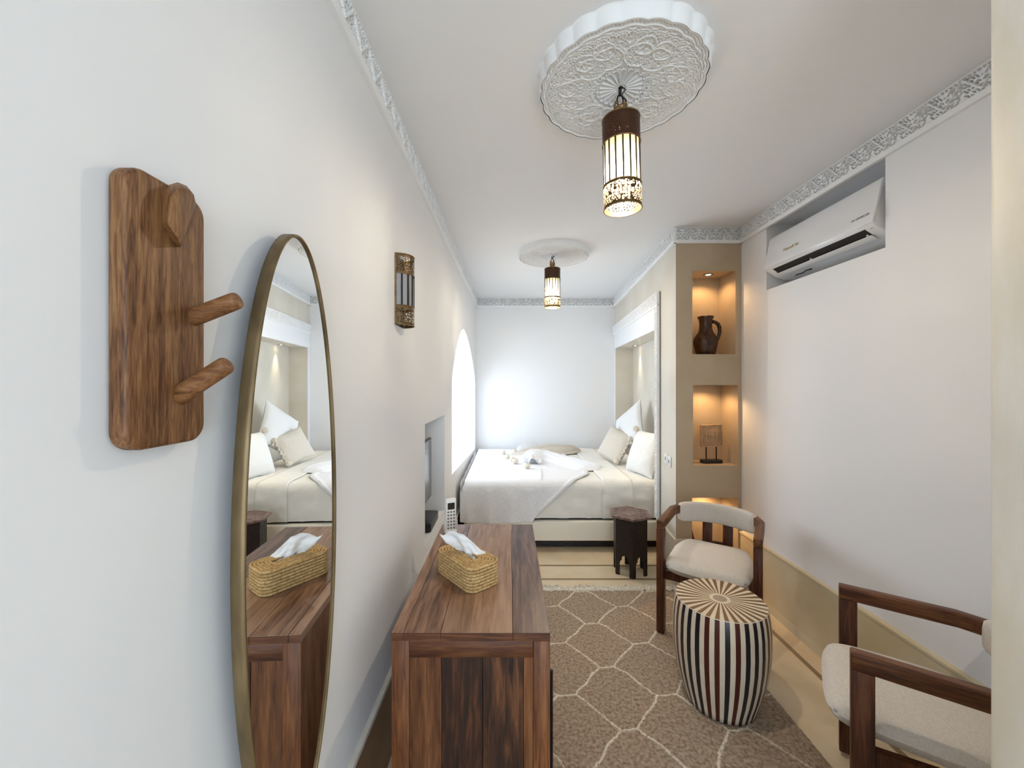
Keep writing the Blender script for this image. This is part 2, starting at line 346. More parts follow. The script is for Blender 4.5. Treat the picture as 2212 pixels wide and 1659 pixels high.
# left wall with screen recess and arched window
AY0, AY1, AAP, SILL, SPR, APZ = 3.286, 5.30, 4.08, 0.76, 1.5, 2.045
def SL(y): return 0.74 - 0.06 * (y - AY0)
def arch_top(y):
    if y < AAP: t = (AAP - y) / (AAP - AY0)
    else: t = (y - AAP) / (AY1 - AAP)
    return SPR + (APZ - SPR) * (1 - t ** 1.7) ** 0.85 if t < 1 else SPR
NY0, NY1, NZ0, NZ1 = 2.284, 2.93, 0.56, 1.26
ys = sorted(set([-3.6, NY0, NY1, AY0, AY1, YB + 0.3] + [AY0 + (AY1 - AY0) * (1 - cos(pi * k / 40)) / 2 for k in range(1, 40)] + [AAP]))
mb = MB(); T_W = 0.42
def lw(y, w, z): return (WL(y) + w, y, z)
for a, b in zip(ys[:-1], ys[1:]):
    mid = (a + b) / 2
    if NY0 < mid < NY1: segs = [((0, 0), (NZ0, NZ0)), ((NZ1, NZ1), (HC, HC))]
    elif AY0 < mid < AY1:
        ta, tb = arch_top(a), arch_top(b)
        segs = [((0, 0), (SL(a), SL(b))), ((ta, tb), (HC, HC))]
        mb.quad(lw(a, 0, ta), lw(b, 0, tb), lw(b, -T_W, tb), lw(a, -T_W, ta))
        mb.quad(lw(a, 0, SL(a)), lw(a, -T_W, SL(a)), lw(b, -T_W, SL(b)), lw(b, 0, SL(b)))
    else: segs = [((0, 0), (HC, HC))]
    for lo, hi in segs:
        mb.quad(lw(a, 0, lo[0]), lw(b, 0, lo[1]), lw(b, 0, hi[1]), lw(a, 0, hi[0]))
        if not (NY0 < mid < NY1): mb.quad(lw(a, -T_W, lo[0]), lw(a, -T_W, hi[0]), lw(b, -T_W, hi[1]), lw(b, -T_W, lo[1]))
for y in (AY0, AY1): mb.quad(lw(y, 0, SL(y)), lw(y, 0, SPR), lw(y, -T_W, SPR), lw(y, -T_W, SL(y)))
ND = 0.2
mb.quad(lw(NY0, 0, NZ0), lw(NY0, 0, NZ1), lw(NY0, -ND, NZ1), lw(NY0, -ND, NZ0))
mb.quad(lw(NY1, 0, NZ0), lw(NY1, -ND, NZ0), lw(NY1, -ND, NZ1), lw(NY1, 0, NZ1))
mb.quad(lw(NY0, 0, NZ0), lw(NY0, -ND, NZ0), lw(NY1, -ND, NZ0), lw(NY1, 0, NZ0))
mb.quad(lw(NY0, 0, NZ1), lw(NY1, 0, NZ1), lw(NY1, -ND, NZ1), lw(NY0, -ND, NZ1))
mb.quad(lw(NY0, -ND, NZ0), lw(NY0, -ND, NZ1), lw(NY1, -ND, NZ1), lw(NY1, -ND, NZ0))
mb.quad(lw(NY0, -T_W, 0), lw(NY0, -T_W, HC), lw(NY1, -T_W, HC), lw(NY1, -T_W, 0))
struct(mb.build('wall_left', M['wall']))
# the window in the arch
mb = MB()
ap = [(AY0, SILL)] + [(y, arch_top(y)) for y in ys if AY0 <= y <= AY1] + [(AY1, SILL)]
xw = WL(4.3) - T_W + 0.05
mb.tube([(xw, y, z) for y, z in ap] + [(xw, AY0, SILL)], 0.03, 6)
for y in (3.9, 4.5): mb.box(xw - 0.015, xw + 0.015, y - 0.02, y + 0.02, SILL, arch_top(y))
win = struct(mb.build('window_1', M['white_pl']))
mb = MB(); mb.add([(xw, y, z) for y, z in ap], [tuple(range(len(ap)))]); mb.build('pane', M['glass'], win)

# back wall
mb = MB(); mb.quad((WL(YB) - 0.5, YB, 0), (2.2, YB, 0), (2.2, YB, HC), (WL(YB) - 0.5, YB, HC)); struct(mb.build('wall_back', M['wall']))

def cells_wall(mb, axis_pts, z_pts, holes, P):
    """wall of rectangles; P(u, depth, z) -> 3D; holes (u0,u1,z0,z1,depth)"""
    us = sorted(set(axis_pts + [h[0] for h in holes] + [h[1] for h in holes])); zs = sorted(set(z_pts + [h[2] for h in holes] + [h[3] for h in holes]))
    for a, b in zip(us[:-1], us[1:]):
        for c, d in zip(zs[:-1], zs[1:]):
            mu, mz = (a + b) / 2, (c + d) / 2
            if any(h[0] < mu < h[1] and h[2] < mz < h[3] for h in holes): continue
            mb.quad(P(a, 0, c), P(b, 0, c), P(b, 0, d), P(a, 0, d))
    for u0, u1, z0, z1, dp in holes:
        mb.quad(P(u0, 0, z0), P(u0, 0, z1), P(u0, dp, z1), P(u0, dp, z0)); mb.quad(P(u1, 0, z0), P(u1, dp, z0), P(u1, dp, z1), P(u1, 0, z1))
        mb.quad(P(u0, 0, z0), P(u0, dp, z0), P(u1, dp, z0), P(u1, 0, z0)); mb.quad(P(u0, 0, z1), P(u1, 0, z1), P(u1, dp, z1), P(u0, dp, z1))
        mb.quad(P(u0, dp, z0), P(u0, dp, z1), P(u1, dp, z1), P(u1, dp, z0))
# right wall with the recess of the air conditioner
mb = MB(); cells_wall(mb, [-3.5, YC + 0.6], [0, HC], [(1.815, 2.655, 2.115, HC - 0.09, 0.2)], lambda u, d, z: (XR + d, u, z))
struct(mb.build('wall_right', M['wall']))
# niche column front
NI = [(1.352, 1.672, 1.708, 2.325, 0.235), (1.358, 1.69, 0.885, 1.48, 0.235), (1.35, 1.69, 0.06, 0.648, 0.235)]
mb = MB(); cells_wall(mb, [HWX(YC), XR], [0, HC], NI, lambda u, d, z: (u, YC + d, z))
struct(mb.build('wall_column', M['beige']))
# headboard wall: angled, with alcove. u = y
A0, A1, AZ = 3.40, 5.345, 1.955
def HP(u, d, z): return (HWX(u) + d * 0.9965, u - d * 0.083, z)
def HBX(y): return 1.075 + 0.11 * y             # alcove back face
mb = MB()
for a, b, c, d in ((YC, A0, 0, HC), (A0, A1, AZ, HC), (A1, YB, 0, HC)): mb.quad(HP(a, 0, c), HP(b, 0, c), HP(b, 0, d), HP(a, 0, d))
q0, q1 = (HBX(A0), A0), (HBX(A1), A1)
mb.quad((HWX(A0), A0, 0), (HWX(A0), A0, AZ), (*q0, AZ), (*q0, 0)); mb.quad((HWX(A1), A1, 0), (*q1, 0), (*q1, AZ), (HWX(A1), A1, AZ))
mb.quad((*q0, 0), (*q0, AZ), (*q1, AZ), (*q1, 0)); mb.quad((HWX(A0), A0, AZ), (HWX(A1), A1, AZ), (*q1, AZ), (*q0, AZ))
struct(mb.build('wall_headboard', M['headwall']))
# white lintel and jamb faces inside the carved frame
mb = MB()
F0, F1, FZ = 3.315, 5.415, 2.258
def HT(u, w, z): return (HWX(u) - w * 0.9965, u + w * 0.083, z)
def hslab(mb, u0, u1, z0, z1, w0, w1): 
    mb.add([HT(u, w, z) for z in (z0, z1) for u in (u0, u1) for w in (w0, w1)], [(0, 1, 3, 2), (4, 6, 7, 5), (0, 4, 5, 1), (2, 3, 7, 6), (0, 2, 6, 4), (1, 5, 7, 3)])
hslab(mb, F0 + 0.02, F1, AZ, FZ - 0.02, 0.001, 0.012)
hslab(mb, F0 + 0.02, A0, 0.0, AZ, 0.001, 0.012); hslab(mb, A1, F1, 0, AZ, 0.001, 0.012)
struct(mb.build('trim_1', M['wall']))
# near right wall end beside the camera, and the walls behind it
XJ, YJ = 0.9, 0.75
mb = MB(); mb.box(XJ, XR + 0.1, YJ - 0.2, YJ, 0, HC); struct(mb.build('wall_front_right', M['beige_light'], bevel=0.012, seg=3))
mb = MB(); cells_wall(mb, [-0.6, 1.8], [0, HC], [(-0.4, 1.6, 0, 2.3, -0.15)], lambda u, d, z: (u, -3.4 + d, z))
mb.f = [f for i, f in enumerate(mb.f)][:-1]
struct(mb.build('wall_rear', M['wall']))

# dados (skirting in waxed plaster) with pale ledges
def dado(name, mb, fn0, h, t):
    return mb
mb = MB()
mb.add([(XR - w, y, z) for y in (YJ, YC) for w, z in ((0.0, 0), (0.022, 0), (0.014, 0.05), (0.012, 0.385), (0.018, 0.39), (0.018, 0.402), (0, 0.408))],
       [(i, i + 1, i + 8, i + 7) for i in range(6)] + [tuple(range(7)), tuple(range(7, 14))])
struct(mb.build('baseboard_right', M['dado']))
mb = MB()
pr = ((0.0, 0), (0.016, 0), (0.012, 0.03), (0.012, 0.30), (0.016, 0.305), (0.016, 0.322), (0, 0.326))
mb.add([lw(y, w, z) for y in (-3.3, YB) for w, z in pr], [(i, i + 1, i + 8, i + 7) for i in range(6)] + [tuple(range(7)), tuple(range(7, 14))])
bl = struct(mb.build('baseboard_left', M['dado_shaded'])); bl.data.materials.append(M['beige_light'])
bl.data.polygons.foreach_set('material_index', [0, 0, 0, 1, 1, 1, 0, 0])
mb = MB()
mb.box(HWX(YC) - 0.004, 1.348, YC - 0.013, YC, 0, 0.34); mb.box(HWX(YC) - 0.006, 1.35, YC - 0.017, YC, 0.33, 0.345)
hslab(mb, YC - 0.013, F0 + 0.02, 0, 0.34, 0, 0.013); hslab(mb, YC - 0.017, F0 + 0.02, 0.33, 0.345, 0, 0.017)
struct(mb.build('baseboard_column', M['beige_light']))

# ------------------------------------------------------------------ carved plaster bands
def carve(u, v):
    """relief depth 0..1 on a band, u along in units of its height, v 0..1 upwards"""
    per = 1.27
    x = (u / per) % 1.0; ax = np.abs(x - 0.5) * 2          # 0 centre, 1 ends
    c = (v - (0.14 + 0.74 * ax)) / 1.25
    h = np.full(np.broadcast(u, v).shape, 0.72)
    h = np.where(np.abs(c) < 0.042, 1.0, h)
    for row, f, ph in ((0.095, 5, 0.0), (0.20, 4, 1.6), (0.31, 3, 0.4), (0.42, 2, 1.0), (-0.095, 6, 0.3), (-0.20, 5, 2.0), (-0.31, 3, 0.9), (-0.42, 2, 0.2)):
        hole = (np.abs(c - row) < 0.030) & (np.sin(v * 2 * pi * f + ph) > -0.25)
        h = np.where(hole, 0.0, h)
    h = np.where((v > 0.86) & (np.abs(((u / per * 8) % 1) - 0.5) < 0.3), 0.05, h)
    border = (np.minimum(v, 1 - v) < 0.06)
    return np.where(border, 1.0, h)
def band(mb, p0, p1, nrm, z0, z1, t0, t1, plain=0.018, step=0.0028, up=(0, 0, 1), vdir=None):
    """a carved band from p0 to p1 along a wall, nrm into the room. v runs along vdir"""
    p0 = np.array(p0, float); p1 = np.array(p1, float); L = np.linalg.norm(p1 - p0); d = (p1 - p0) / L; n = np.array(nrm, float); n /= np.linalg.norm(n)
    V = np.array(vdir if vdir is not None else (0, 0, 1.0))
    H = z1 - z0; nu = max(2, int(L / step)); nv = max(6, int(H / step * 0.8))
    u = np.linspace(0, L, nu)[:, None] * np.ones((1, nv)); v = np.ones((nu, 1)) * np.linspace(0, 1, nv)[None, :]
    h = carve(u / H, v)
    w = t0 + (t1 - t0) * h
    P = p0[None, None, :] + u[..., None] * d + (z0 + v * H)[..., None] * V + w[..., None] * n
    vs, fs = npgrid(P); mb.add(vs.tolist(), fs)
    # plain lip below, back sides
    def q(u_, z_, w_): return tuple(p0 + d * u_ + V * z_ + n * w_)
    mb.add([q(a, z, w_) for a in (0, L) for z, w_ in ((z0, t1), (z0, t1 + 0.001), (z0 - plain, t1 * 0.75), (z0 - plain, 0), (z1, 0), (z1, t1))],
           [(0, 1, 7, 6), (1, 2, 8, 7), (2, 3, 9, 8), (4, 5, 11, 10), (0, 1, 2, 3, 4, 5), (6, 7, 8, 9, 10, 11)])
CZ0, CZ1 = HC - 0.098, HC - 0.001
mb = MB(); band(mb, (WL(-1.5), -1.5, 0), (WL(YB), YB, 0), (1, 0, 0), CZ0, CZ1, 0.007, 0.024); struct(mb.build('trim_2', M['stucco']))
mb = MB(); band(mb, (XR, YJ, 0), (XR, YC, 0), (-1, 0, 0), CZ0, CZ1, 0.006, 0.024); struct(mb.build('trim_3', M['stucco']))
mb = MB(); band(mb, (HWX(YC) - 0.022, YC, 0), (XR, YC, 0), (0, -1, 0), CZ0, CZ1, 0.006, 0.024); struct(mb.build('trim_4', M['stucco']))
mb = MB(); band(mb, (HWX(YC - 0.02), YC - 0.02, 0), (HWX(YB), YB, 0), (-1, 0.083, 0), CZ0, CZ1, 0.006, 0.024, step=0.0045); struct(mb.build('trim_5', M['stucco']))
mb = MB(); band(mb, (WL(YB), YB, 0), (HWX(YB), YB, 0), (0, -1, 0), CZ0, CZ1, 0.006, 0.024, step=0.0045); struct(mb.build('trim_6', M['stucco']))
# carved frame of the alcove: top and near side
mb = MB()
e0 = np.array(HT(F0, 0.012, 0)); e1 = np.array(HT(F1, 0.012, 0))
band(mb, e0, e1, (-1, 0.083, 0), FZ - 0.105, FZ, 0.006, 0.02, plain=0.012, step=0.005)
dd = (e1 - e0) / np.linalg.norm(e1 - e0)
band(mb, e0 + np.array((0, 0, 0.36)), e0 + np.array((0, 0, FZ - 0.1)), (-1, 0.083, 0), 0, 0.075, 0.006, 0.02, plain=0.0, step=0.005, vdir=dd)
struct(mb.build('trim_7', M['stucco']))

# ------------------------------------------------------------------ ceiling roses
def rose_mesh():
    Rr = 0.300; nr, na = 190, 1008
    r = np.linspace(0.03, 1.0, nr)[:, None] * np.ones((1, na)); a = np.ones((nr, 1)) * np.linspace(0, 2 * pi, na + 1)[None, :-1]
    lob = 1 - 0.022 * (1 - np.abs(np.sin(12 * a)))       # 24 scallops
    X = r * np.cos(a); Y = r * np.sin(a)
    h = np.zeros_like(r)
    def ridge(d, w, amp=1.0):
        nonlocal h; h = np.maximum(h, amp * np.exp(-(d / w) ** 2))
    # outer rim, bead ring, inner rim
    ridge(np.abs(r - 0.985), 0.014, 1.0); ridge(np.abs(r - 0.915), 0.010, 1.0)
    bead = np.exp(-((r - 0.95) / 0.014) ** 2) * (0.5 + 0.5 * np.cos(144 * a)); h = np.maximum(h, bead * 0.95)
    # sector folding, 24 interlaced scallop arcs and 12 arabesque cells
    def fold(n, off=0.0):
        s = 2 * pi / n; f = (a + off) % s - s / 2; return r * np.cos(f), r * np.abs(np.sin(f))
    for off in (0, pi / 24):
        x, y = fold(24, off)
        for rad in (0.125, 0.088, 0.058):
            d = np.abs(np.hypot(x - 0.775, y) - rad); d = np.where((x > 0.76), d, 9); ridge(d, 0.010, 0.9)
    for off in (0, pi / 12):
        x, y = fold(12, off)
        for cx, cy, rad in ((0.60, 0.06, 0.085), (0.70, 0.11, 0.05), (0.50, 0.0, 0.07), (0.68, 0.0, 0.045), (0.42, 0.07, 0.06), (0.56, 0.14, 0.035)):
            ridge(np.abs(np.hypot(x - cx, y - cy) - rad), 0.0085, 0.8)
        ridge(np.abs(y - 0.045 - 0.04 * np.sin((x - 0.3) * 22)) + 9 * ((x < 0.33) | (x > 0.8)), 0.009, 0.85)
    x, y = fold(6, 0.2)
    for cx, cy, rad in ((0.62, 0.22, 0.12), (0.5, 0.16, 0.16)): ridge(np.abs(np.hypot(x - cx, y - cy) - rad) + 9 * (r > 0.84), 0.010, 1.0)
    # star of petals in the middle
    x, y = fold(20)
    pet = np.abs(y - 0.155 * (x - 0.02)); ridge(pet + 9 * ((r > 0.27) | (r < 0.05)), 0.007, 0.9)
    ridge(np.abs(np.hypot(x - 0.27, y) - 0.036) + 9 * (x < 0.27), 0.008, 0.9)
    x, y = fold(20, pi / 20); ridge(np.abs(np.hypot(x - 0.34, y) - 0.035), 0.007, 0.8)
    h = np.where(r < 0.07, 0.6, h)
    depth = 0.013
    dome = 0.006 * (1 - r ** 2)
    z = -0.037 - depth * h + dome
    P = np.stack([X * lob * Rr, Y * lob * Rr, z], -1)
    P = np.concatenate([P, P[:, :1]], 1)
    vs, fs = npgrid(P); vs = vs.tolist()
    # flared scalloped side up to the ceiling
    mb = MB(); mb.add(vs, fs)
    aa = np.linspace(0, 2 * pi, 289); lb = 1 - 0.022 * (1 - np.abs(np.sin(12 * aa)))
    rows = []
    for rr, z in ((1.0, -0.050), (1.01, -0.049), (1.013, -0.044), (1.025, -0.004), (1.05, 0.0)):
        rows.append(np.stack([np.cos(aa) * lb * rr * Rr, np.sin(aa) * lb * rr * Rr, np.full_like(aa, z)], -1))
    vs, fs = npgrid(np.stack(rows)); mb.add(vs.tolist(), fs)
    return mb
RX, RY = 0.4166, 1.489
ro = rose_mesh().build('ceiling_rose', M['stucco'], smooth=True, loc=(RX, RY, HC))
tag(ro, 'large round carved white plaster ceiling rose nearest the camera, above the big pendant lantern', 'ceiling rose', 'plaster ceiling roses')
r2 = ro.copy(); COL.objects.link(r2); r2.location = (0.387, 3.48, HC); r2.rotation_euler = (0, 0, 0.1)
r2['label'] = 'farther round carved white plaster ceiling rose, on the ceiling above the bed'

# ------------------------------------------------------------------ pierced cylinder lanterns
def shell(r, z0, z1, seg=64, a0=0, a1=2 * pi, solid=0.1, nz=10):
    vs = []; sol = []; fs = []
    for j in range(nz + 1):
        t = j / nz; t2 = t
        for k in range(seg + 1):
            a = a0 + (a1 - a0) * k / seg; vs.append((r * cos(a), r * sin(a), z0 + (z1 - z0) * t2)); sol.append(1.0 if j in (0, 1, nz - 1, nz) else 0.0)
    for j in range(nz):
        for k in range(seg): fs.append((j * (seg + 1) + k, j * (seg + 1) + k + 1, (j + 1) * (seg + 1) + k + 1, (j + 1) * (seg + 1) + k))
    return vs, fs, sol
def shell_obj(name, m, parent, *a, **k):
    vs, fs, sol = shell(*a, **k); o = obj(name, vs, fs, m, parent, True)
    at = o.data.attributes.new('solid', 'FLOAT', 'POINT'); at.data.foreach_set('value', sol)
    return o
def pendant():
    t = thing('pendant_lantern', 'large cylindrical pierced brass pendant lantern glowing warm, nearest the camera', 'lamp', (0, 0, 0), 0, 'cylindrical pendant lanterns')
    r = 0.0685
    shell_obj('upper_band', M['pierced_dense'], t, r, 0.244, 0.337)
    shell_obj('lower_band', M['pierced'], t, r, 0.0, 0.092)
    for z in (0.001, 0.089, 0.244, 0.335):
        mb = MB(); mb.tube([(r * cos(2 * pi * k / 48), r * sin(2 * pi * k / 48), z) for k in range(48)], 0.0022, 6, closed=True); mb.build('rim', M['brass'], t, True)
    mb = MB(); mb.lathe([(r, 0.336), (r * 0.95, 0.340), (0.024, 0.344)], 40, cap=False)
    mb.build('cap', M['brass'], t, True)
    mb = MB(); mb.lathe([(0.024, 0.343), (0.025, 0.35), (0.022, 0.355), (0.022, 0.375), (0.025, 0.378), (0.018, 0.384)], 24); mb.build('neck', M['brass'], t, True)
    mb = MB(); mb.lathe([(r * 0.94, 0.09), (r * 0.94, 0.246)], 48, cap=False); mb.build('glass_cylinder', M['milk'], t, True)
    n = 16
    for k in range(n):
        a = 2 * pi * (k + 0.5) / n; mb = MB(); T = Matrix.Rotation(a, 4, 'Z') @ Matrix.Translation((r * 0.97, 0, 0))
        mb.box(-0.0015, 0.0015, -0.0028, 0.0028, 0.088, 0.248, T); mb.build('bar', M['blackm'], t)
    mb = MB()
    for s_ in (-1, 1): mb.tube([(s_ * 0.02, 0, 0.376), (s_ * 0.022, 0, 0.39), (s_ * 0.017, 0, 0.402), (s_ * 0.008, 0, 0.398)], 0.005, 8)
    mb.build('lug', M['brass'], t, True)
    mb = MB(); mb.tube([(0.011 * cos(2 * pi * k / 20), 0.003, 0.41 + 0.022 * sin(2 * pi * k / 20)) for k in range(20)], 0.0028, 6, closed=True)
    mb.tube([(0.0, 0.011 * cos(2 * pi * k / 20), 0.446 + 0.020 * sin(2 * pi * k / 20)) for k in range(20)], 0.0028, 6, closed=True)
    mb.tube([(0, 0, 0.46), (0.008, 0, 0.475), (0, 0, 0.49), (-0.002, 0, 0.5)], 0.003, 6); mb.build('chain', M['blackm'], t, True)
    mb = MB(); mb.tube([(0.014, 0, 0.38), (0.024, 0.004, 0.41), (0.006, 0.006, 0.432), (0.02, -0.002, 0.447), (0.006, 0, 0.462), (0.012, 0, 0.48), (0, 0, 0.497)], 0.0025, 6); mb.build('cord', M['black'], t, True)
    mb = MB(); mb.lathe([(0.004, 0.16), (0.014, 0.155), (0.02, 0.14), (0.021, 0.13), (0.016, 0.115), (0.006, 0.107), (0.001, 0.106)], 20); mb.build('bulb', M['bulb'], t, True)
    mb = MB(); mb.lathe([(0.014, 0.16), (0.014, 0.21), (0.003, 0.212), (0.003, 0.345)], 16); mb.build('bulb_holder', M['black'], t, True)
    return t
def copy_tree(o, parent=None):
    c = o.copy(); COL.objects.link(c)
    if parent: c.parent = parent
    for ch in [x for x in list(COL.objects) if x.parent == o]: copy_tree(ch, c)
    return c
p1 = pendant(); LZ = 2.146; p1.location = (RX + 0.008, RY, LZ); p1.rotation_euler = (0, R(-1.3), 0)
p2 = copy_tree(p1); p2.location = (0.376, 3.47, LZ + 0.006); p2.rotation_euler = (0, 0, 0.5)
p2['label'] = 'smaller looking cylindrical pierced brass pendant lantern hanging farther away, above the bed'
def point(name, loc, power, col, r=0.02):
    d = bpy.data.lights.new(name, 'POINT'); d.energy = power; d.color = col; d.shadow_soft_size = r
    o = bpy.data.objects.new(name, d); COL.objects.link(o); o.location = loc; return o
for p in (p1, p2): point('lantern_light', (p.location.x, p.location.y, LZ + 0.08), 12.5, (1, 0.87, 0.66), 0.015)

# wall sconce: half cylinder, unlit
def sconce():
    yc = 1.765; t = thing('wall_sconce', 'half-cylinder pierced brass wall sconce with unlit milky glass strips on the left wall', 'lamp', (WL(yc), yc, 1.748))
    r = 0.066
    for nm, a, b in (('upper_band', 0.221, 0.306), ('lower_band', 0.0, 0.085)): shell_obj(nm, M['pierced'], t, r, a, b, 32, -pi / 2, pi / 2)
    for z in (0.001, 0.084, 0.222, 0.305):
        mb = MB(); mb.tube([(r * cos(-pi / 2 + pi * k / 24), r * sin(-pi / 2 + pi * k / 24), z) for k in range(25)], 0.0022, 6); mb.build('rim', M['brass'], t)
    for s_ in (-1, 1):
        mb = MB(); mb.box(0, 0.006, s_ * r - 0.003, s_ * r + 0.003, 0, 0.306); mb.build('side_strip', M['brass'], t)
    mb = MB(); vs, fs, _ = shell(r * 0.94, 0.084, 0.222, 32, -pi / 2, pi / 2, nz=2); mb.add(vs, fs); mb.build('glass', M['milk_cool'], t, True)
    for k in range(8):
        a = -pi / 2 + pi * (k + 0.0) / 7; mb = MB(); T = Matrix.Rotation(a, 4, 'Z') @ Matrix.Translation((r * 0.98, 0, 0))
        mb.box(-0.002, 0.002, -0.0035, 0.0035, 0.083, 0.223, T); mb.build('bar', M['blackm'], t)
    mb = MB(); mb.box(0, 0.003, -r, r, 0, 0.306); mb.build('back_plate', M['black'], t)
sconce()

# ------------------------------------------------------------------ spots
def spot_thing(loc, label, energy, ang=110, col=(1, 0.70, 0.36), tilt=(0, 0, 0), group='small recessed spotlights', blend=0.6):
    t = thing('recessed_spotlight', label, 'spotlight', loc, 0, group)
    mb = MB(); mb.lathe([(0.022, 0.0), (0.034, -0.0005), (0.036, -0.004), (0.024, -0.006), (0.022, -0.001)], 28, cap=False); mb.build('bezel', M['steel'], t, True)
    mb = MB(); mb.lathe([(0.021, -0.001), (0.016, -0.004), (0.001, -0.005)], 24); mb.build('lens', M['spotglow'], t, True)
    d = bpy.data.lights.new('spot_beam', 'SPOT'); d.energy = energy; d.color = col; d.spot_size = R(ang); d.spot_blend = blend; d.shadow_soft_size = 0.015
    o = bpy.data.objects.new('spot_beam', d); COL.objects.link(o); o.location = (loc[0], loc[1], loc[2] - 0.012); o.rotation_euler = tilt
spot_thing((1.52, 3.04, 2.325), 'small glowing round spotlight in the top of the upper niche, over the jug', 2.5, 150, (1, 0.60, 0.27))
spot_thing((1.525, 3.035, 1.48), 'small glowing round spotlight in the top of the middle niche, over the plaque', 2.5, 150, (1, 0.60, 0.27))
spot_thing((1.525, 3.06, 0.648), 'small glowing round spotlight in the top of the lowest niche behind the chair', 2.5, 150, (1, 0.60, 0.27))
spot_thing((1.555, 4.92, AZ), 'small round spotlight in the bed alcove ceiling, nearer the far wall', 7, 60, (1, 0.80, 0.5), blend=0.9)
spot_thing((1.40, 3.62, AZ), 'small round spotlight in the bed alcove ceiling, nearer the carved side frame', 7, 60, (1, 0.80, 0.5), blend=0.9)

# ------------------------------------------------------------------ hook rack
def rack():
    y0, y1, z0, z1 = 0.492, 0.620, 1.412, 1.776; t_ = 0.026
    yc = (y0 + y1) / 2; X0 = WL(yc)
    t = thing('coat_rack', 'wooden wall coat rack board with three pegs, on the left wall beside the mirror', 'coat rack', (X0, yc, 1.594))
    hw, hh, rr = (y1 - y0) / 2, (z1 - z0) / 2, 0.026
    pts = []
    for cx, cy, a0 in ((hw - rr, hh - rr, 0), (-hw + rr, hh - rr, 90), (-hw + rr, -hh + rr, 180), (hw - rr, -hh + rr, 270)):
        for k in range(9): a = R(a0 + 90 * k / 8); pts.append((cx + rr * cos(a), cy + rr * sin(a)))
    mb = MB(); mb.prism(pts, lambda p, s: (0.001 + t_ * s, p[0], p[1])); mb.build('board', M['rack_wood'], t, bevel=0.006, seg=3)
    def peg(name, yb, zb, dx, dy, dz, r):
        n = 10; d = Vector((dx, dy, dz)); L = d.length; dn = d.normalized(); st = Vector((t_ - 0.012, yb, zb)); pts_ = []; rr_ = []
        for f, g in ((0, 1), (0.3, 1.0), (0.6, .98), (0.85, .97), (0.95, .94), (0.985, .85), (1.0, .6)): pts_.append(st + d * f); rr_.append(r * g)
        mb = MB(); mb.tube(pts_, rr_, 20); mb.build(name, M['peg_wood'], t, True)
    peg('peg', 0.600 - yc, 1.5945 - 1.594, 0.078, 0, 0.030, 0.0135)
    peg('peg', 0.575 - yc, 1.475 - 1.594, 0.080, 0.0, 0.052, 0.0135)
    # upper hook: a blunt wedge pointing down, rounded top
    def yz(px, py, x):      # on plane x (world) from the pixel it shows at
        Y = x * FPX / (px - 1100); return (Y - yc, 1.5 - (py - 826) / FPX * Y - 1.594)
    back = [(352, 418), (365, 398), (385, 392), (405, 400), (420, 418), (428, 445), (410, 500), (390, 538), (372, 520), (350, 480)]
    front = [(372, 428), (384, 410), (398, 406), (412, 412), (420, 424), (421, 434), (407, 480), (392, 532), (384, 512), (362, 484)]
    vs = [(t_ - 0.002, *yz(px, py, X0 + t_)) for px, py in back] + [(t_ + 0.022, *yz(px, py, X0 + t_ + 0.022)) for px, py in front]
    n = len(back); mb = MB(); mb.add(vs, [tuple(range(n))[::-1], tuple(range(n, 2 * n))] + [(i, (i + 1) % n, (i + 1) % n + n, i + n) for i in range(n)])
    mb.build('hook', M['rack_wood'], t, bevel=0.004, seg=3)
rack()

# ------------------------------------------------------------------ oval mirror
def oval():
    yc, zc, b, a = 0.86, 1.17, 0.187, 0.64; ang = math.atan(-0.034)
    t = thing('oval_mirror', 'tall oval wall mirror in a thin aged brass frame', 'mirror', (-0.4552, yc, zc), 0)
    t.rotation_euler = (0, 0, 0.034)
    n = 128
    def ring(o, x): return [(x, (b + o) * cos(2 * pi * k / n), (a + o) * sin(2 * pi * k / n)) for k in range(n)]
    mb = MB(); mb.add(ring(-0.001, 0.0), [tuple(range(n))]); mb.build('mirror_glass', M['mirror'], t)
    prof = [(0.0, -0.001), (0.0, 0.004), (0.003, 0.0055), (0.0055, 0.004), (0.0065, -0.003), (0.0065, -0.018), (0.004, -0.020), (-0.004, -0.019), (-0.004, -0.001)]
    rings = [ring(o, x) for o, x in prof]; vs = [v for r_ in rings for v in r_]; fs = []
    for i in range(len(prof)):
        j = (i + 1) % len(prof)
        for k in range(n): fs.append((i * n + k, i * n + (k + 1) % n, j * n + (k + 1) % n, j * n + k))
    mb = MB(); mb.add(vs, fs); mb.build('frame', M['brassf'], t, True)
    mb = MB(); mb.add(ring(-0.003, -0.012), [tuple(range(n))[::-1]]); mb.add(ring(-0.003, -0.008), [tuple(range(n))]); mb.build('backing', M['black'], t)
oval()

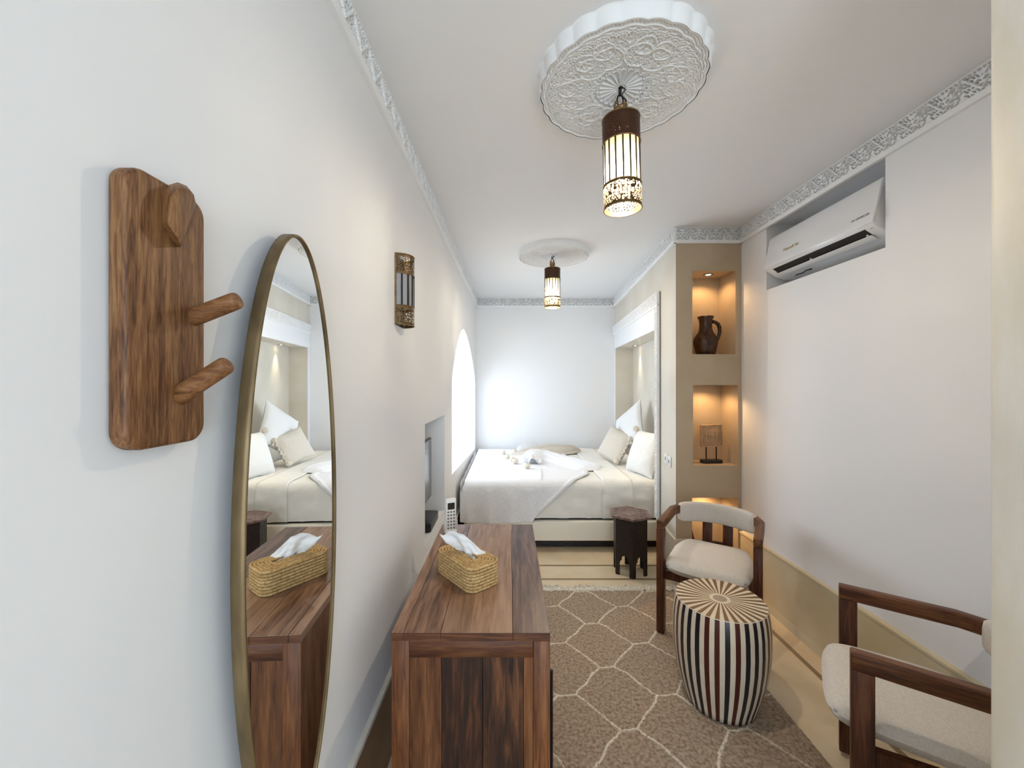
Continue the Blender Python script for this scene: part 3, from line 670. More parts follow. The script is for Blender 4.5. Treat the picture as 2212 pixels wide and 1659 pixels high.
# ------------------------------------------------------------------ dresser
def dresser():
    x0, x1, y0, y1, h = -0.337, 0.117, 1.138, 2.008, 0.784
    t = thing('dresser', 'walnut plank sideboard standing beside the left wall', 'dresser', (x0, y0, 0))
    w, d = x1 - x0, y1 - y0
    planks('top', 0, w, (0, 0.075, 0.31, 0.765, 1), (M['top_a'], M['top_b'], M['top_c'], M['top_d']), 0, d, h - 0.024, h, t, ends=M['frame_wood_h'])
    lt = h - 0.024
    for xx, yy, ww, yyw in ((0.0, 0.002, 0.05, 0.045), (w - 0.048, -0.001, 0.048, 0.045), (0, d - 0.047, 0.05, 0.045), (w - 0.048, d - 0.047, 0.048, 0.045)):
        mb = MB(); mb.box(xx, xx + ww, yy, yy + yyw, 0.0, lt); mb.build('post', M['frame_wood'], t, bevel=0.002)
    for yy in (0.004, d - 0.03):
        for za, zb in ((lt - 0.05, lt), (0.10, 0.15)):
            mb = MB(); mb.box(0.05, w - 0.048, yy, yy + 0.026, za, zb); mb.build('rail', M['frame_wood_h'], t, bevel=0.0015)
        planks('end_panel', 0.049, w - 0.047, (0, 0.26, 0.59, 0.92, 1), (M['end_a'], M['end_b'], M['end_c'], M['end_d']), yy + 0.007, yy + 0.02, 0.145, lt - 0.045, t)
    for za, zb in ((lt - 0.05, lt), (0.10, 0.15)):
        mb = MB(); mb.box(0.006, 0.03, 0.047, d - 0.047, za, zb); mb.build('rail', M['frame_wood'], t)
        mb = MB(); mb.box(w - 0.03, w - 0.006, 0.047, d - 0.047, za, zb); mb.build('rail', M['frame_wood'], t)
    mb = MB(); mb.box(0.012, 0.022, 0.045, d - 0.045, 0.145, lt - 0.045); mb.build('back_panel', M['frame_wood'], t)
    mb = MB(); mb.box(0.02, w - 0.02, 0.02, d - 0.02, 0.105, 0.125); mb.build('bottom_panel', M['frame_wood'], t)
    for k in range(2):
        ya = 0.05 + k * (d - 0.1) / 2; yb = ya + (d - 0.1) / 2 - 0.004
        mb = MB(); mb.box(w - 0.022, w - 0.002, ya, yb, 0.152, lt - 0.052); dr = mb.build('door', M['frame_wood'], t, bevel=0.002)
        ym = ya + 0.03 if k == 0 else ya + 0.05
        mb = MB(); mb.tube([(w - 0.002, ym, 0.62), (w + 0.012, ym, 0.62), (w + 0.012, ym, 0.30), (w - 0.002, ym, 0.30)], 0.005, 8); mb.build('handle', M['blackm'], dr)
dresser()

# tissue box cover of coiled raffia
def rrect(hx, hy, r, n=8):
    pts = []
    for cx, cy, a0 in ((hx - r, hy - r, 0), (-hx + r, hy - r, 90), (-hx + r, -hy + r, 180), (hx - r, -hy + r, 270)):
        for k in range(n + 1): a = R(a0 + 90 * k / n); pts.append((cx + r * cos(a), cy + r * sin(a)))
    return pts
def tissue_box():
    t = thing('tissue_box', 'woven raffia tissue box cover with a white tissue sticking out, on the sideboard', 'tissue box', (-0.155, 1.467, 0.784), R(130))
    hx, hy, H, cr = 0.120, 0.068, 0.086, 0.0052
    mb = MB(); n = 8
    for k in range(n): mb.tube([(x, y, cr + k * (H - 2 * cr) / (n - 1)) for x, y in rrect(hx - cr, hy - cr, 0.03)], cr * 1.0, 8, closed=True)
    for k in range(1, 6):
        o = cr + k * 0.0098; mb.tube([(x, y, H - cr + 0.0008 * k) for x, y in rrect(hx - o, hy - o, max(0.006, 0.03 - 0.0048 * k))], cr * 0.98, 8, closed=True)
    mb.build('coiled_body', M['straw'], t, True)
    mb = MB(); mb.prism(rrect(hx - 0.012, hy - 0.012, 0.024), lambda p, s: (p[0], p[1], 0.002 + (H - 0.022) * s)); mb.build('inner_box', M['black'], t)
    # tissue: fan shaped crumpled sheet
    def f(u, v):
        a = (u - 0.5) * 2
        w = 0.026 + 0.062 * v ** 0.6
        x = a * w + 0.012 * v * v - 0.002
        z = H - 0.018 + v * float(np.interp(a, [-1, -0.6, -0.2, 0.15, 0.5, 0.8, 1], [0.022, 0.055, 0.092, 0.106, 0.098, 0.078, 0.082]))
        x += 0.012 * v
        y = 0.0045 * sin(u * 15) * (1 - 0.3 * v) + 0.018 * v * v * cos(a * 2.2) + 0.006 * fnoise(u * 6, v * 5)
        ca, sa = cos(R(42)), sin(R(42)); g_ = min(1, v * 1.6)
        return (x * (ca * g_ + 1 - g_) - y * sa * g_, x * sa * g_ + y, z)
    vs, fs = grid(48, 22, f)
    o = obj('tissue', vs, fs, M['tissue'], t, True)
    so = o.modifiers.new('thick', 'SOLIDIFY'); so.thickness = 0.0008
tissue_box()

# remote in its cradle
def remote():
    t = thing('air_conditioner_remote', 'white air conditioner remote standing in its holder at the far end of the sideboard', 'remote', (-0.281, 1.905, 0.784), R(22))
    mb = MB(); mb.prism(rrect(0.026, 0.013, 0.009, 5), lambda p, s: (p[0], p[1], 0.012 + 0.148 * s)); mb.build('remote_body', M['white_pl'], t, bevel=0.003)
    mb = MB(); mb.prism(rrect(0.031, 0.018, 0.011, 5), lambda p, s: (p[0], p[1], 0.0 + 0.012 * s))
    for s_ in (-1, 1): mb.box(s_ * 0.0285 - 0.0025, s_ * 0.0285 + 0.0025, -0.014, 0.016, 0.005, 0.060)
    mb.box(-0.03, 0.03, 0.0135, 0.0175, 0.005, 0.062); mb.build('holder', M['white_pl'], t, bevel=0.002)
    mb = MB(); mb.box(-0.017, 0.017, -0.0138, -0.0125, 0.112, 0.143); mb.build('display', M['lcd'], t)
    for i in range(6):
        for j in range(3):
            mb = MB(); T = Matrix.Translation((-0.014 + 0.014 * j, -0.0128, 0.100 - i * 0.0152)) @ Matrix.Rotation(pi / 2, 4, 'X')
            mb.lathe([(0.0042, -0.001), (0.0042, 0.0008), (0.003, 0.0014)], 12, T=T); mb.build('button', M['key'], t)
remote()

# screen in the wall recess and black box below it
def tv():
    t = thing('television', 'flat black-framed television mounted inside the wall recess beyond the sideboard', 'television', (WL(2.5) - 0.064, 2.50, 0.72))
    mb = MB(); mb.box(-0.012, 0.008, -0.205, 0.25, 0.0, 0.40); mb.build('housing', M['black'], t, bevel=0.004)
    mb = MB(); mb.box(0.0075, 0.0092, -0.196, 0.241, 0.012, 0.391); mb.build('screen', M['screen'], t)
    mb = MB(); mb.box(-0.132, -0.01, -0.05, 0.05, 0.13, 0.27); mb.build('wall_bracket', M['blackm'], t)
tv()
mb = MB(); mb.prism(rrect(0.085, 0.14, 0.02, 6), lambda p, s: (p[0], p[1], 0.055 * s)); o = mb.build('media_box', M['black'], bevel=0.006, loc=(WL(2.6) - 0.075, 2.62, NZ0), rot=(0, 0, R(-18)))
o.location = (WL(2.6) - 0.094, 2.62, NZ0 + 0.0005); o.rotation_euler = (0, 0, 0)
tag(o, 'glossy black media box lying in the bottom of the wall recess', 'media box')

# ------------------------------------------------------------------ bed
BX0, BX1, BY0, BY1 = -0.40, 1.44, 3.545, 5.32
def matt(y_off=0.0):
    r = 0.055; zt, zb = 0.618, 0.292; prof = [(BY0, zb), (BY0 - 0.006, 0.33), (BY0 - 0.008, 0.45)]
    for k in range(7): a = R(180 - 90 * k / 6); prof.append((BY0 + r + r * cos(a), zt - r + r * sin(a)))
    for k in range(1, 14): prof.append((BY0 + r + (BY1 - BY0 - 2 * r) * k / 14, zt))
    for k in range(7): a = R(90 - 90 * k / 6); prof.append((BY1 - r + r * cos(a), zt - r + r * sin(a)))
    prof.append((BY1, zb)); return prof
def drape(x0, x1, off, nx=60, wr=0.004, y1=None):
    """sheet following the mattress section"""
    prof = matt(); n = len(prof); P = []
    # resample
    pts = [Vector((0, a, b)) for a, b in prof]; ds = [0]
    for a, b in zip(pts[:-1], pts[1:]): ds.append(ds[-1] + (b - a).length)
    tot = ds[-1]; nv = 90
    out = []
    for i in range(nx + 1):
        x = x0 + (x1 - x0) * i / nx; row = []
        for j in range(nv + 1):
            s = tot * (j / nv) ** 1.25
            k = max(q for q in range(n) if ds[q] <= s + 1e-9); k = min(k, n - 2); f = (s - ds[k]) / (ds[k + 1] - ds[k])
            p = pts[k].lerp(pts[k + 1], min(f, 1)); tg = (pts[k + 1] - pts[k]).normalized(); nr = Vector((0, -tg.z, tg.y))
            if nr.z < -0.2: nr = -nr
            w = off + wr * (fnoise(x * 7 + s * 3, s * 9, 2) + 0.6 * fnoise(x * 19 - s * 8, s * 13, 5)) * (1.4 if s < 0.33 else 0.8)
            w += (0.006 * fnoise(x * 5 + s * 16, s * 7 - x * 3, 9) + 0.003 * fnoise(x * 26, s * 22, 4)) * (1 if s < 0.33 else 0.3)
            row.append(tuple(Vector((x, p.y, p.z)) + nr * w))
        out.append(row)
    return npgrid(np.array(out))
def bed():
    t = thing('bed', 'bed with white linen in the alcove at the far end of the room', 'bed', (0, 0, 0))
    mb = MB(); mb.box(BX0 + 0.0, BX1 - 0.0, BY0 - 0.03, BY1, 0.098, 0.272); mb.build('bed_base', M['bedbase'], t, bevel=0.012, seg=3)
    mb = MB(); mb.box(BX0 + 0.05, BX1 - 0.02, BY0 + 0.02, BY1 - 0.02, 0.27, 0.30); mb.build('slat_frame', M['blackm'], t)
    mb = MB(); mb.box(BX0 + 0.04, BX1 - 0.05, BY0 + 0.09, BY1 - 0.05, 0.0, 0.099); mb.build('underbed_shade', M['carved'], t)  # added dark block standing in for the shade under the bed
    vs, fs = drape(BX0, BX1, 0.0, 90, 0.007); mb = MB(); mb.add(vs.tolist(), fs)
    prof = matt(); n = len(prof)
    for x in (BX0, BX1): mb.add([(x, a, b) for a, b in prof], [tuple(range(n))])
    mb.add([(BX0, BY0, 0.292), (BX1, BY0, 0.292), (BX1, BY1, 0.292), (BX0, BY1, 0.292)], [(0, 1, 2, 3)])
    mb.build('mattress', M['linen'], t, True)
    vs, fs = drape(0.83, 1.10, 0.012, 16, 0.005); o = obj('folded_sheet', vs, fs, M['linen2'], t, True)
    so = o.modifiers.new('thick', 'SOLIDIFY'); so.thickness = 0.004; so.offset = -1
    return t
bed()

# throw with pompoms
def throw():
    t = thing('throw_blanket', 'white woven throw with pompoms over the foot of the bed, hanging down its side', 'blanket', (0, 0, 0))
    import bisect
    tab = [(0.0, 0.20), (0.05, 0.235), (0.25, 0.45), (0.33, 0.55), (0.42, 0.64), (0.6, 0.76), (0.8, 0.79), (0.95, 0.76), (1.3, 0.70), (2.0, 0.66)]
    def xr(s):
        for (a, b), (c, d) in zip(tab[:-1], tab[1:]):
            if a <= s <= c: return b + (d - b) * (s - a) / (c - a)
        return tab[-1][1]
    rows = []; nu, nv = 90, 120; hang = 0.345; tot = hang + 1.6
    xl = BX0 - 0.035
    for i in range(nu + 1):
        row = []
        for j in range(nv + 1):
            s = tot * (j / nv) ** 1.2; X = xl + (xr(s) - xl) * i / nu
            r = 0.062
            if s < hang - 0.05:
                z = 0.262 + s; y = BY0 - 0.026; amp = (1 - s / hang)
                y -= 0.008 + 0.016 * amp * (0.5 + 0.5 * sin(X * 34 + 1.2)) ** 2 + 0.006 * fnoise(X * 9, s * 7)
                z += 0.006 * sin(X * 9) * amp
            elif s < hang + 0.05:
                a = R(180 - 90 * (s - hang + 0.05) / 0.10); y = BY0 + 0.05 - 0.008 + (r + 0.012) * cos(a); z = 0.562 + (r + 0.004) * sin(a)
            else:
                y = BY0 + 0.045 + (s - hang - 0.05); z = 0.630 + 0.004 * fnoise(X * 8, y * 8) + 0.002 * fnoise(X * 30, y * 25)
            # droop at the foot end
            e = X - BX0
            if e < 0.03 and s > hang - 0.05: z -= (0.03 - e) ** 1.0 * 1.4
            # thick rolled right border
            k = 1 - i / nu
            if k < 0.06 and s > 0.1: z += 0.010 * sin(pi * k / 0.06); y -= 0.006 * sin(pi * k / 0.06)
            row.append((X, y, z))
        rows.append(row)
    vs, fs = npgrid(np.array(rows)); o = obj('blanket_sheet', vs, fs, M['throw'], t, True)
    so = o.modifiers.new('thick', 'SOLIDIFY'); so.thickness = 0.006
    # hem seam running up the hanging side
    pts = [(0.205 + 0.07 * q / 0.33, BY0 - 0.040 + 0.004 * q, 0.268 + q) for q in (0, .05, .1, .15, .2, .25, .28)] + [(0.272, BY0 - 0.010, 0.600), (0.285, BY0 + 0.03, 0.634), (0.30, BY0 + 0.20, 0.641), (0.31, BY0 + 0.45, 0.641)]
    mb = MB(); mb.tube(pts, 0.0045, 6); mb.build('seam', M['throw'], t, True)
    # foot side drop
    def ff(u, v):
        y = BY0 - 0.03 + u * 1.6; return (BX0 - 0.032 - 0.003 * sin(u * 30), y, 0.61 - 0.33 * v)
    vs, fs = grid(40, 8, ff); o = obj('foot_drop', vs, fs, M['throw'], t, True)
    # gathered folds
    def folds(name, path, ripples, m, h=0.03, ph=0.0):
        """path: list (x, y, width, height)"""
        n = len(path); P = []; nu = 90; nw = 48
        def at_(f):
            k = min(int(f), n - 2); q = f - k
            p0, p1_, p2_, p3 = path[max(k - 1, 0)], path[k], path[k + 1], path[min(k + 2, n - 1)]
            return [0.5 * (2 * b_ + (c_ - a_) * q + (2 * a_ - 5 * b_ + 4 * c_ - d_) * q * q + (3 * b_ - a_ - 3 * c_ + d_) * q ** 3) for a_, b_, c_, d_ in zip(p0, p1_, p2_, p3)]
        for i in range(nu + 1):
            f = i / nu * (n - 1); x, y, w, hh = at_(f); xa, ya, _, _ = at_(max(f - 0.15, 0)); xb, yb, _, _ = at_(min(f + 0.15, n - 1))
            l = math.hypot(xb - xa, yb - ya); nx, ny = -(yb - ya) / l, (xb - xa) / l; row = []
            e_ = min(1, 6 * min(i, nu - i) / nu) ** 0.5; w = max(w, 0.004) * (0.25 + 0.75 * e_); hh *= e_ * 1.2
            for j in range(nw + 1):
                v = j / nw * 2 - 1
                rip = (0.5 + 0.5 * cos(v * pi * ripples + ph + 1.6 * sin(i * 0.045) + 0.8 * fnoise(i * 0.04, v * 1.5, ph))) ** 0.7
                z = 0.630 + hh * (1 - abs(v) ** 3) ** 0.7 * (0.25 + 0.75 * rip) + 0.005 * fnoise(i * 0.15, j * 0.2) * e_
                row.append((x + nx * v * w + 0.012 * fnoise(i * 0.07, v * 2, 3), y + ny * v * w, z))
            P.append(row)
        vs, fs = npgrid(np.array(P)); return obj(name, vs, fs, m, t, True)
    folds('gathered_fold', [(0.12, 4.40, 0.08, 0.05), (0.26, 4.46, 0.15, 0.10), (0.42, 4.46, 0.11, 0.085), (0.60, 4.32, 0.14, 0.055), (0.80, 4.06, 0.18, 0.035), (0.88, 3.96, 0.10, 0.010)], 5, M['throw'], ph=0.8)
    folds('gathered_fold', [(0.02, 4.78, 0.03, 0.03), (0.25, 4.84, 0.11, 0.06), (0.45, 4.90, 0.15, 0.085), (0.70, 4.95, 0.13, 0.08), (0.90, 5.02, 0.05, 0.06)], 4, M['pillow2'], ph=0.4)
    folds('gathered_fold', [(0.08, 5.0, 0.04, 0.04), (0.20, 5.06, 0.08, 0.085), (0.34, 5.1, 0.08, 0.09), (0.48, 5.08, 0.05, 0.04)], 4, M['throw'])
    # open curled end seen from the front
    def curl(u, v):
        a = -0.6 + 4.2 * u; r = 0.024 + 0.006 * sin(u * 6)
        return (0.16 + 0.17 * u + r * 0.6 * cos(a * 1.5), 4.20 + 0.24 * v - 0.03 * u + 0.02 * sin(u * 9), 0.640 + 0.065 * abs(sin(a)) + 0.008 * v)
    vs, fs = grid(50, 10, curl); obj('curled_end', vs, fs, M['throw'], t, True)
    # pompoms
    for px, py, r in ((1087, 977, 0.030), (1096, 986, 0.030), (1112, 974, 0.028), (1107, 992, 0.030), (1113, 996, 0.034), (1139, 1006, 0.034)):
        z = 0.632 + r * 0.8; Y = (1.5 - z) * FPX / (py - 826); X = (px - 1100) / FPX * Y
        pompom(t, (X, Y, z), r)
def pompom(parent, loc, r, tail=None):
    rnd = random.Random(int(abs(loc[0] * 1e4))); mb = MB(); n1, n2 = 14, 22; vs = []
    for i in range(n1 + 1):
        th = pi * i / n1
        for j in range(n2):
            ph = 2 * pi * j / n2; rr = r * (0.80 + 0.28 * rnd.random())
            vs.append((loc[0] + rr * sin(th) * cos(ph), loc[1] + rr * sin(th) * sin(ph), loc[2] + rr * cos(th) * 0.92))
    fs = [(i * n2 + j, i * n2 + (j + 1) % n2, (i + 1) * n2 + (j + 1) % n2, (i + 1) * n2 + j) for i in range(n1) for j in range(n2)]
    mb.add(vs, fs)
    if tail:
        for k in range(9):
            a = k * 0.7; d = Vector(tail) + Vector((cos(a), sin(a), 0)) * 0.012; p = Vector(loc)
            mb.tube([p, p + d * 0.5, p + d], [0.006, 0.005, 0.003], 5)
    return mb.build('pompom', M['pomfab'], parent)
throw()

# pillows
def cushion(name, label, m, size, T_, thick, seed, pomp=(), hard=0.0):
    t = thing(name, label, 'cushion', (0, 0, 0), 0, 'cushions at the head of the bed')
    n = 34; hw = size / 2; top = []; 
    def f(u, v, s):
        a, b = u * 2 - 1, v * 2 - 1
        pin = 1 - 0.07 * (1 - abs(a) ** 2) * abs(b) ** 3 ; pin2 = 1 - 0.07 * (1 - abs(b) ** 2) * abs(a) ** 3
        h = thick / 2 * ((1 - abs(a) ** 2.6) * (1 - abs(b) ** 2.6)) ** 0.5
        h += 0.006 * fnoise(a * 2.6 + seed, b * 2.6, s) * (1 - max(abs(a), abs(b)) ** 6) + 0.0015
        return Vector((a * hw * pin2, b * hw * pin, s * h))
    mb = MB()
    for s in (1, -1):
        vs, fs = grid(n, n, lambda u, v: f(u, v, s)); mb.add([T_ @ v for v in vs], fs)
    mb.build('pillow_body', m, t, True)
    if 'beige' in label:
        pts = [T_ @ Vector((hw * 0.93 + 0.010 * sin(q * 1.9), hw * (q / 12 - 1), 0.018 + 0.010 * cos(q * 2.7))) for q in range(0, 23)]
        pts = [Vector((p.x, p.y, max(p.z, 0.64))) for p in pts]
        mb = MB(); mb.tube(pts, [0.010 + 0.006 * abs(sin(q * 1.3)) for q in range(23)], 8); mb.build('gathered_trim', m, t, True)
    for cx, cy, tail in pomp:
        p = T_ @ Vector((cx * (hw - 0.002), cy * (hw - 0.002), 0.035)); p.z = max(p.z, 0.66); pompom(t, (p.x, p.y, p.z), 0.032, tail)
    return t
def frame_T(c, normal, upv):
    n = Vector(normal).normalized(); u = Vector(upv); u = (u - n * u.dot(n)).normalized(); x = u.cross(n)
    M_ = Matrix((x, u, n)).transposed().to_4x4(); M_.translation = Vector(c); return M_
# large white square standing on its corner
Td = frame_T((1.33, 4.42, 0.985), (-0.93, -0.18, 0.30), (0.18, 0.0, 1)) @ Matrix.Rotation(R(45 - 8), 4, 'Z')
cushion('square_cushion', 'large white square cushion standing on one corner against the alcove wall', M['pillow'], 0.50, Td, 0.12, 1)
Tb = frame_T((1.17, 4.40, 0.81), (-0.74, -0.52, 0.42), (0.25, 0.1, 1)) @ Matrix.Rotation(R(-12), 4, 'Z')
cushion('square_cushion', 'small natural beige cushion with cream tassels, in front of the big white one', M['pillow2'], 0.36, Tb, 0.12, 2,
        pomp=((1, -1, (0.0, -0.03, -0.01)), (1, 0.75, (0.0, -0.03, -0.05))))
Tr = frame_T((1.315, 3.86, 0.815), (-0.86, -0.22, 0.35), (0.3, 0.0, 1)) @ Matrix.Rotation(R(6), 4, 'Z')
cushion('square_cushion', 'plump white cushion beside the carved alcove frame, nearest of the cushions', M['pillow'], 0.44, Tr, 0.16, 3,
        pomp=((-1, 1, (0, -0.02, -0.05)),))

# ------------------------------------------------------------------ hexagonal side table
def hextable():
    c = (0.962, 3.17); t = thing('side_table', 'dark carved hexagonal wooden side table with keyhole cut legs, beside the bed', 'side table', (*c, 0), R(-8))
    h = 0.464; n = 6
    def hexa(r, a0=0): return [(r * sin(2 * pi * k / 6 + a0), -r * cos(2 * pi * k / 6 + a0)) for k in range(6)]
    mb = MB(); ra = 0.172
    rows = [(ra * 0.97, h - 0.020), (ra, h - 0.016), (ra, h - 0.004), (ra * 0.98, h)]
    vs = []; fs = []
    for r, z in rows: vs += [(x, y, z) for x, y in hexa(r)]
    for i in range(3):
        for k in range(6): fs.append((i * 6 + k, i * 6 + (k + 1) % 6, (i + 1) * 6 + (k + 1) % 6, (i + 1) * 6 + k))
    fs += [tuple(range(6))[::-1], tuple(range(18, 24))]
    mb.add(vs, fs); top = mb.build('top', M['carvedtop'], t)
    # carved ring relief on top
    mb = MB()
    for r in (0.150, 0.07): 
        mb.tube([(x, y, h) for x, y in hexa(r)] if r > 0.1 else [(r * cos(2 * pi * k / 40), r * sin(2 * pi * k / 40), h) for k in range(40)], 0.0025, 6, closed=True)
    for k in range(12):
        a = 2 * pi * k / 12; mb.tube([(0.105 * cos(a) + 0.022 * cos(2 * pi * j / 14), 0.105 * sin(a) + 0.022 * sin(2 * pi * j / 14), h) for j in range(14)], 0.002, 5, closed=True)
    mb.build('carving', M['carvedtop'], t)
    rb = 0.138; pts = hexa(rb); th = 0.014
    for k in range(6):
        a = Vector((*pts[k], 0)); b = Vector((*pts[(k + 1) % 6], 0)); e = (b - a); L = e.length; e.normalize(); inn = Vector((-e.y, e.x, 0))
        if inn.dot(-(a + b) / 2) < 0: inn = -inn
        # panel outline with stepped keyhole arch cut out at the bottom (u, z)
        w = L; o = [(0, 0), (0.028, 0), (0.028, 0.105), (0.034, 0.105), (0.034, 0.118), (0.044, 0.118), (0.044, 0.135), (0.052, 0.150), (w / 2, 0.158)]
        outl = o + [(w - u, z) for u, z in o[:-1][::-1]] + [(w, h - 0.02), (0, h - 0.02)]
        mid = [(0, h - 0.02), (w, h - 0.02)]
        mb = MB()
        # build as strips so that no concave face is needed
        pr = o + [(w - u, z) for u, z in o[:-1][::-1]]
        fr = [a + e * u + Vector((0, 0, z)) for u, z in pr]; up = [a + e * u + Vector((0, 0, h - 0.02)) for u, z in pr]
        nn = len(pr); vs = fr + up + [p + inn * th for p in fr] + [p + inn * th for p in up]
        fs = []
        for i in range(nn - 1):
            fs += [(i, i + 1, nn + i + 1, nn + i), (2 * nn + i, 3 * nn + i, 3 * nn + i + 1, 2 * nn + i + 1), (i, 2 * nn + i, 2 * nn + i + 1, i + 1)]
        mb.add(vs, fs); mb.build('side_panel', M['carved'], t)
hextable()

# ------------------------------------------------------------------ striped drum stool
def stool():
    c = (0.988, 1.867); H = 0.465; nS = 32
    t = thing('drum_table', 'barrel shaped bone inlay side table in black, brown and cream stripes on the rug', 'side table', (*c, 0.019))
    cream = mat('cream_bone_inlay', (0.74, 0.64, 0.50), 0.35, var=((0.66, 0.55, 0.42), 9, (1, 1, 1), 3)); darks = [mat('black_resin_inlay', (0.012, 0.012, 0.016), 0.3), mat('dark_maroon_inlay', (0.065, 0.014, 0.008), 0.3),
             mat('brown_inlay', (0.10, 0.028, 0.010), 0.3), mat('taupe_inlay', (0.22, 0.14, 0.075), 0.35)]
    prof = [(0.150, 0.0), (0.158, 0.03), (0.176, 0.09), (0.192, 0.16), (0.203, 0.24), (0.2065, 0.31), (0.205, 0.38), (0.200, 0.43), (0.194, 0.460), (0.1925, H)]
    sub = 4; seg = nS * 2 * sub; vs = []; fs = []; mi = []
    for r, z in prof:
        for k in range(seg): a = 2 * pi * k / seg; vs.append((r * cos(a), r * sin(a), z))
    order = [0, 1, 1, 0, 2, 1, 0, 0, 1, 0]
    rnd = random.Random(5)
    cols = [rnd.choice([0, 0, 1, 1, 2]) for _ in range(nS)]
    for i in range(len(prof) - 1):
        for k in range(seg):
            k2 = (k + 1) % seg; fs.append((i * seg + k, i * seg + k2, (i + 1) * seg + k2, (i + 1) * seg + k))
            st = k // sub; mi.append(0 if st % 2 else 1 + cols[st // 2])
    fs.append(tuple(range(seg))[::-1]); mi.append(1)
    o = obj('striped_body', vs, fs, cream, t, True)
    for d in darks: o.data.materials.append(d)
    o.data.polygons.foreach_set('material_index', mi)
    # top: rays
    vs = []; fs = []; mi = []
    radii = [(0.1925, H), (0.191, H + 0.003), (0.044, H + 0.003), (0.041, H + 0.0032), (0.030, H + 0.0032), (0.0005, H + 0.0034)]
    for r, z in radii:
        for k in range(seg): a = 2 * pi * k / seg; vs.append((r * cos(a), r * sin(a), z))
    tp = [rnd.choice([1, 1, 1, 2]) for _ in range(nS)]
    for i in range(len(radii) - 1):
        for k in range(seg):
            k2 = (k + 1) % seg; fs.append((i * seg + k, i * seg + k2, (i + 1) * seg + k2, (i + 1) * seg + k))
            st = k // sub
            mi.append((0 if st % 2 else tp[st // 2]) if i == 1 else (0 if i in (0, 2, 3) else 3))
    o = obj('rayed_top', vs, fs, cream, t, False)
    o.data.materials.append(mat('dark_taupe_ray', (0.16, 0.095, 0.045), 0.35)); o.data.materials.append(mat('brown_ray', (0.27, 0.18, 0.10), 0.35)); o.data.materials.append(mat('centre_disc', (0.36, 0.29, 0.22), 0.4))
    o.data.polygons.foreach_set('material_index', mi)
stool()

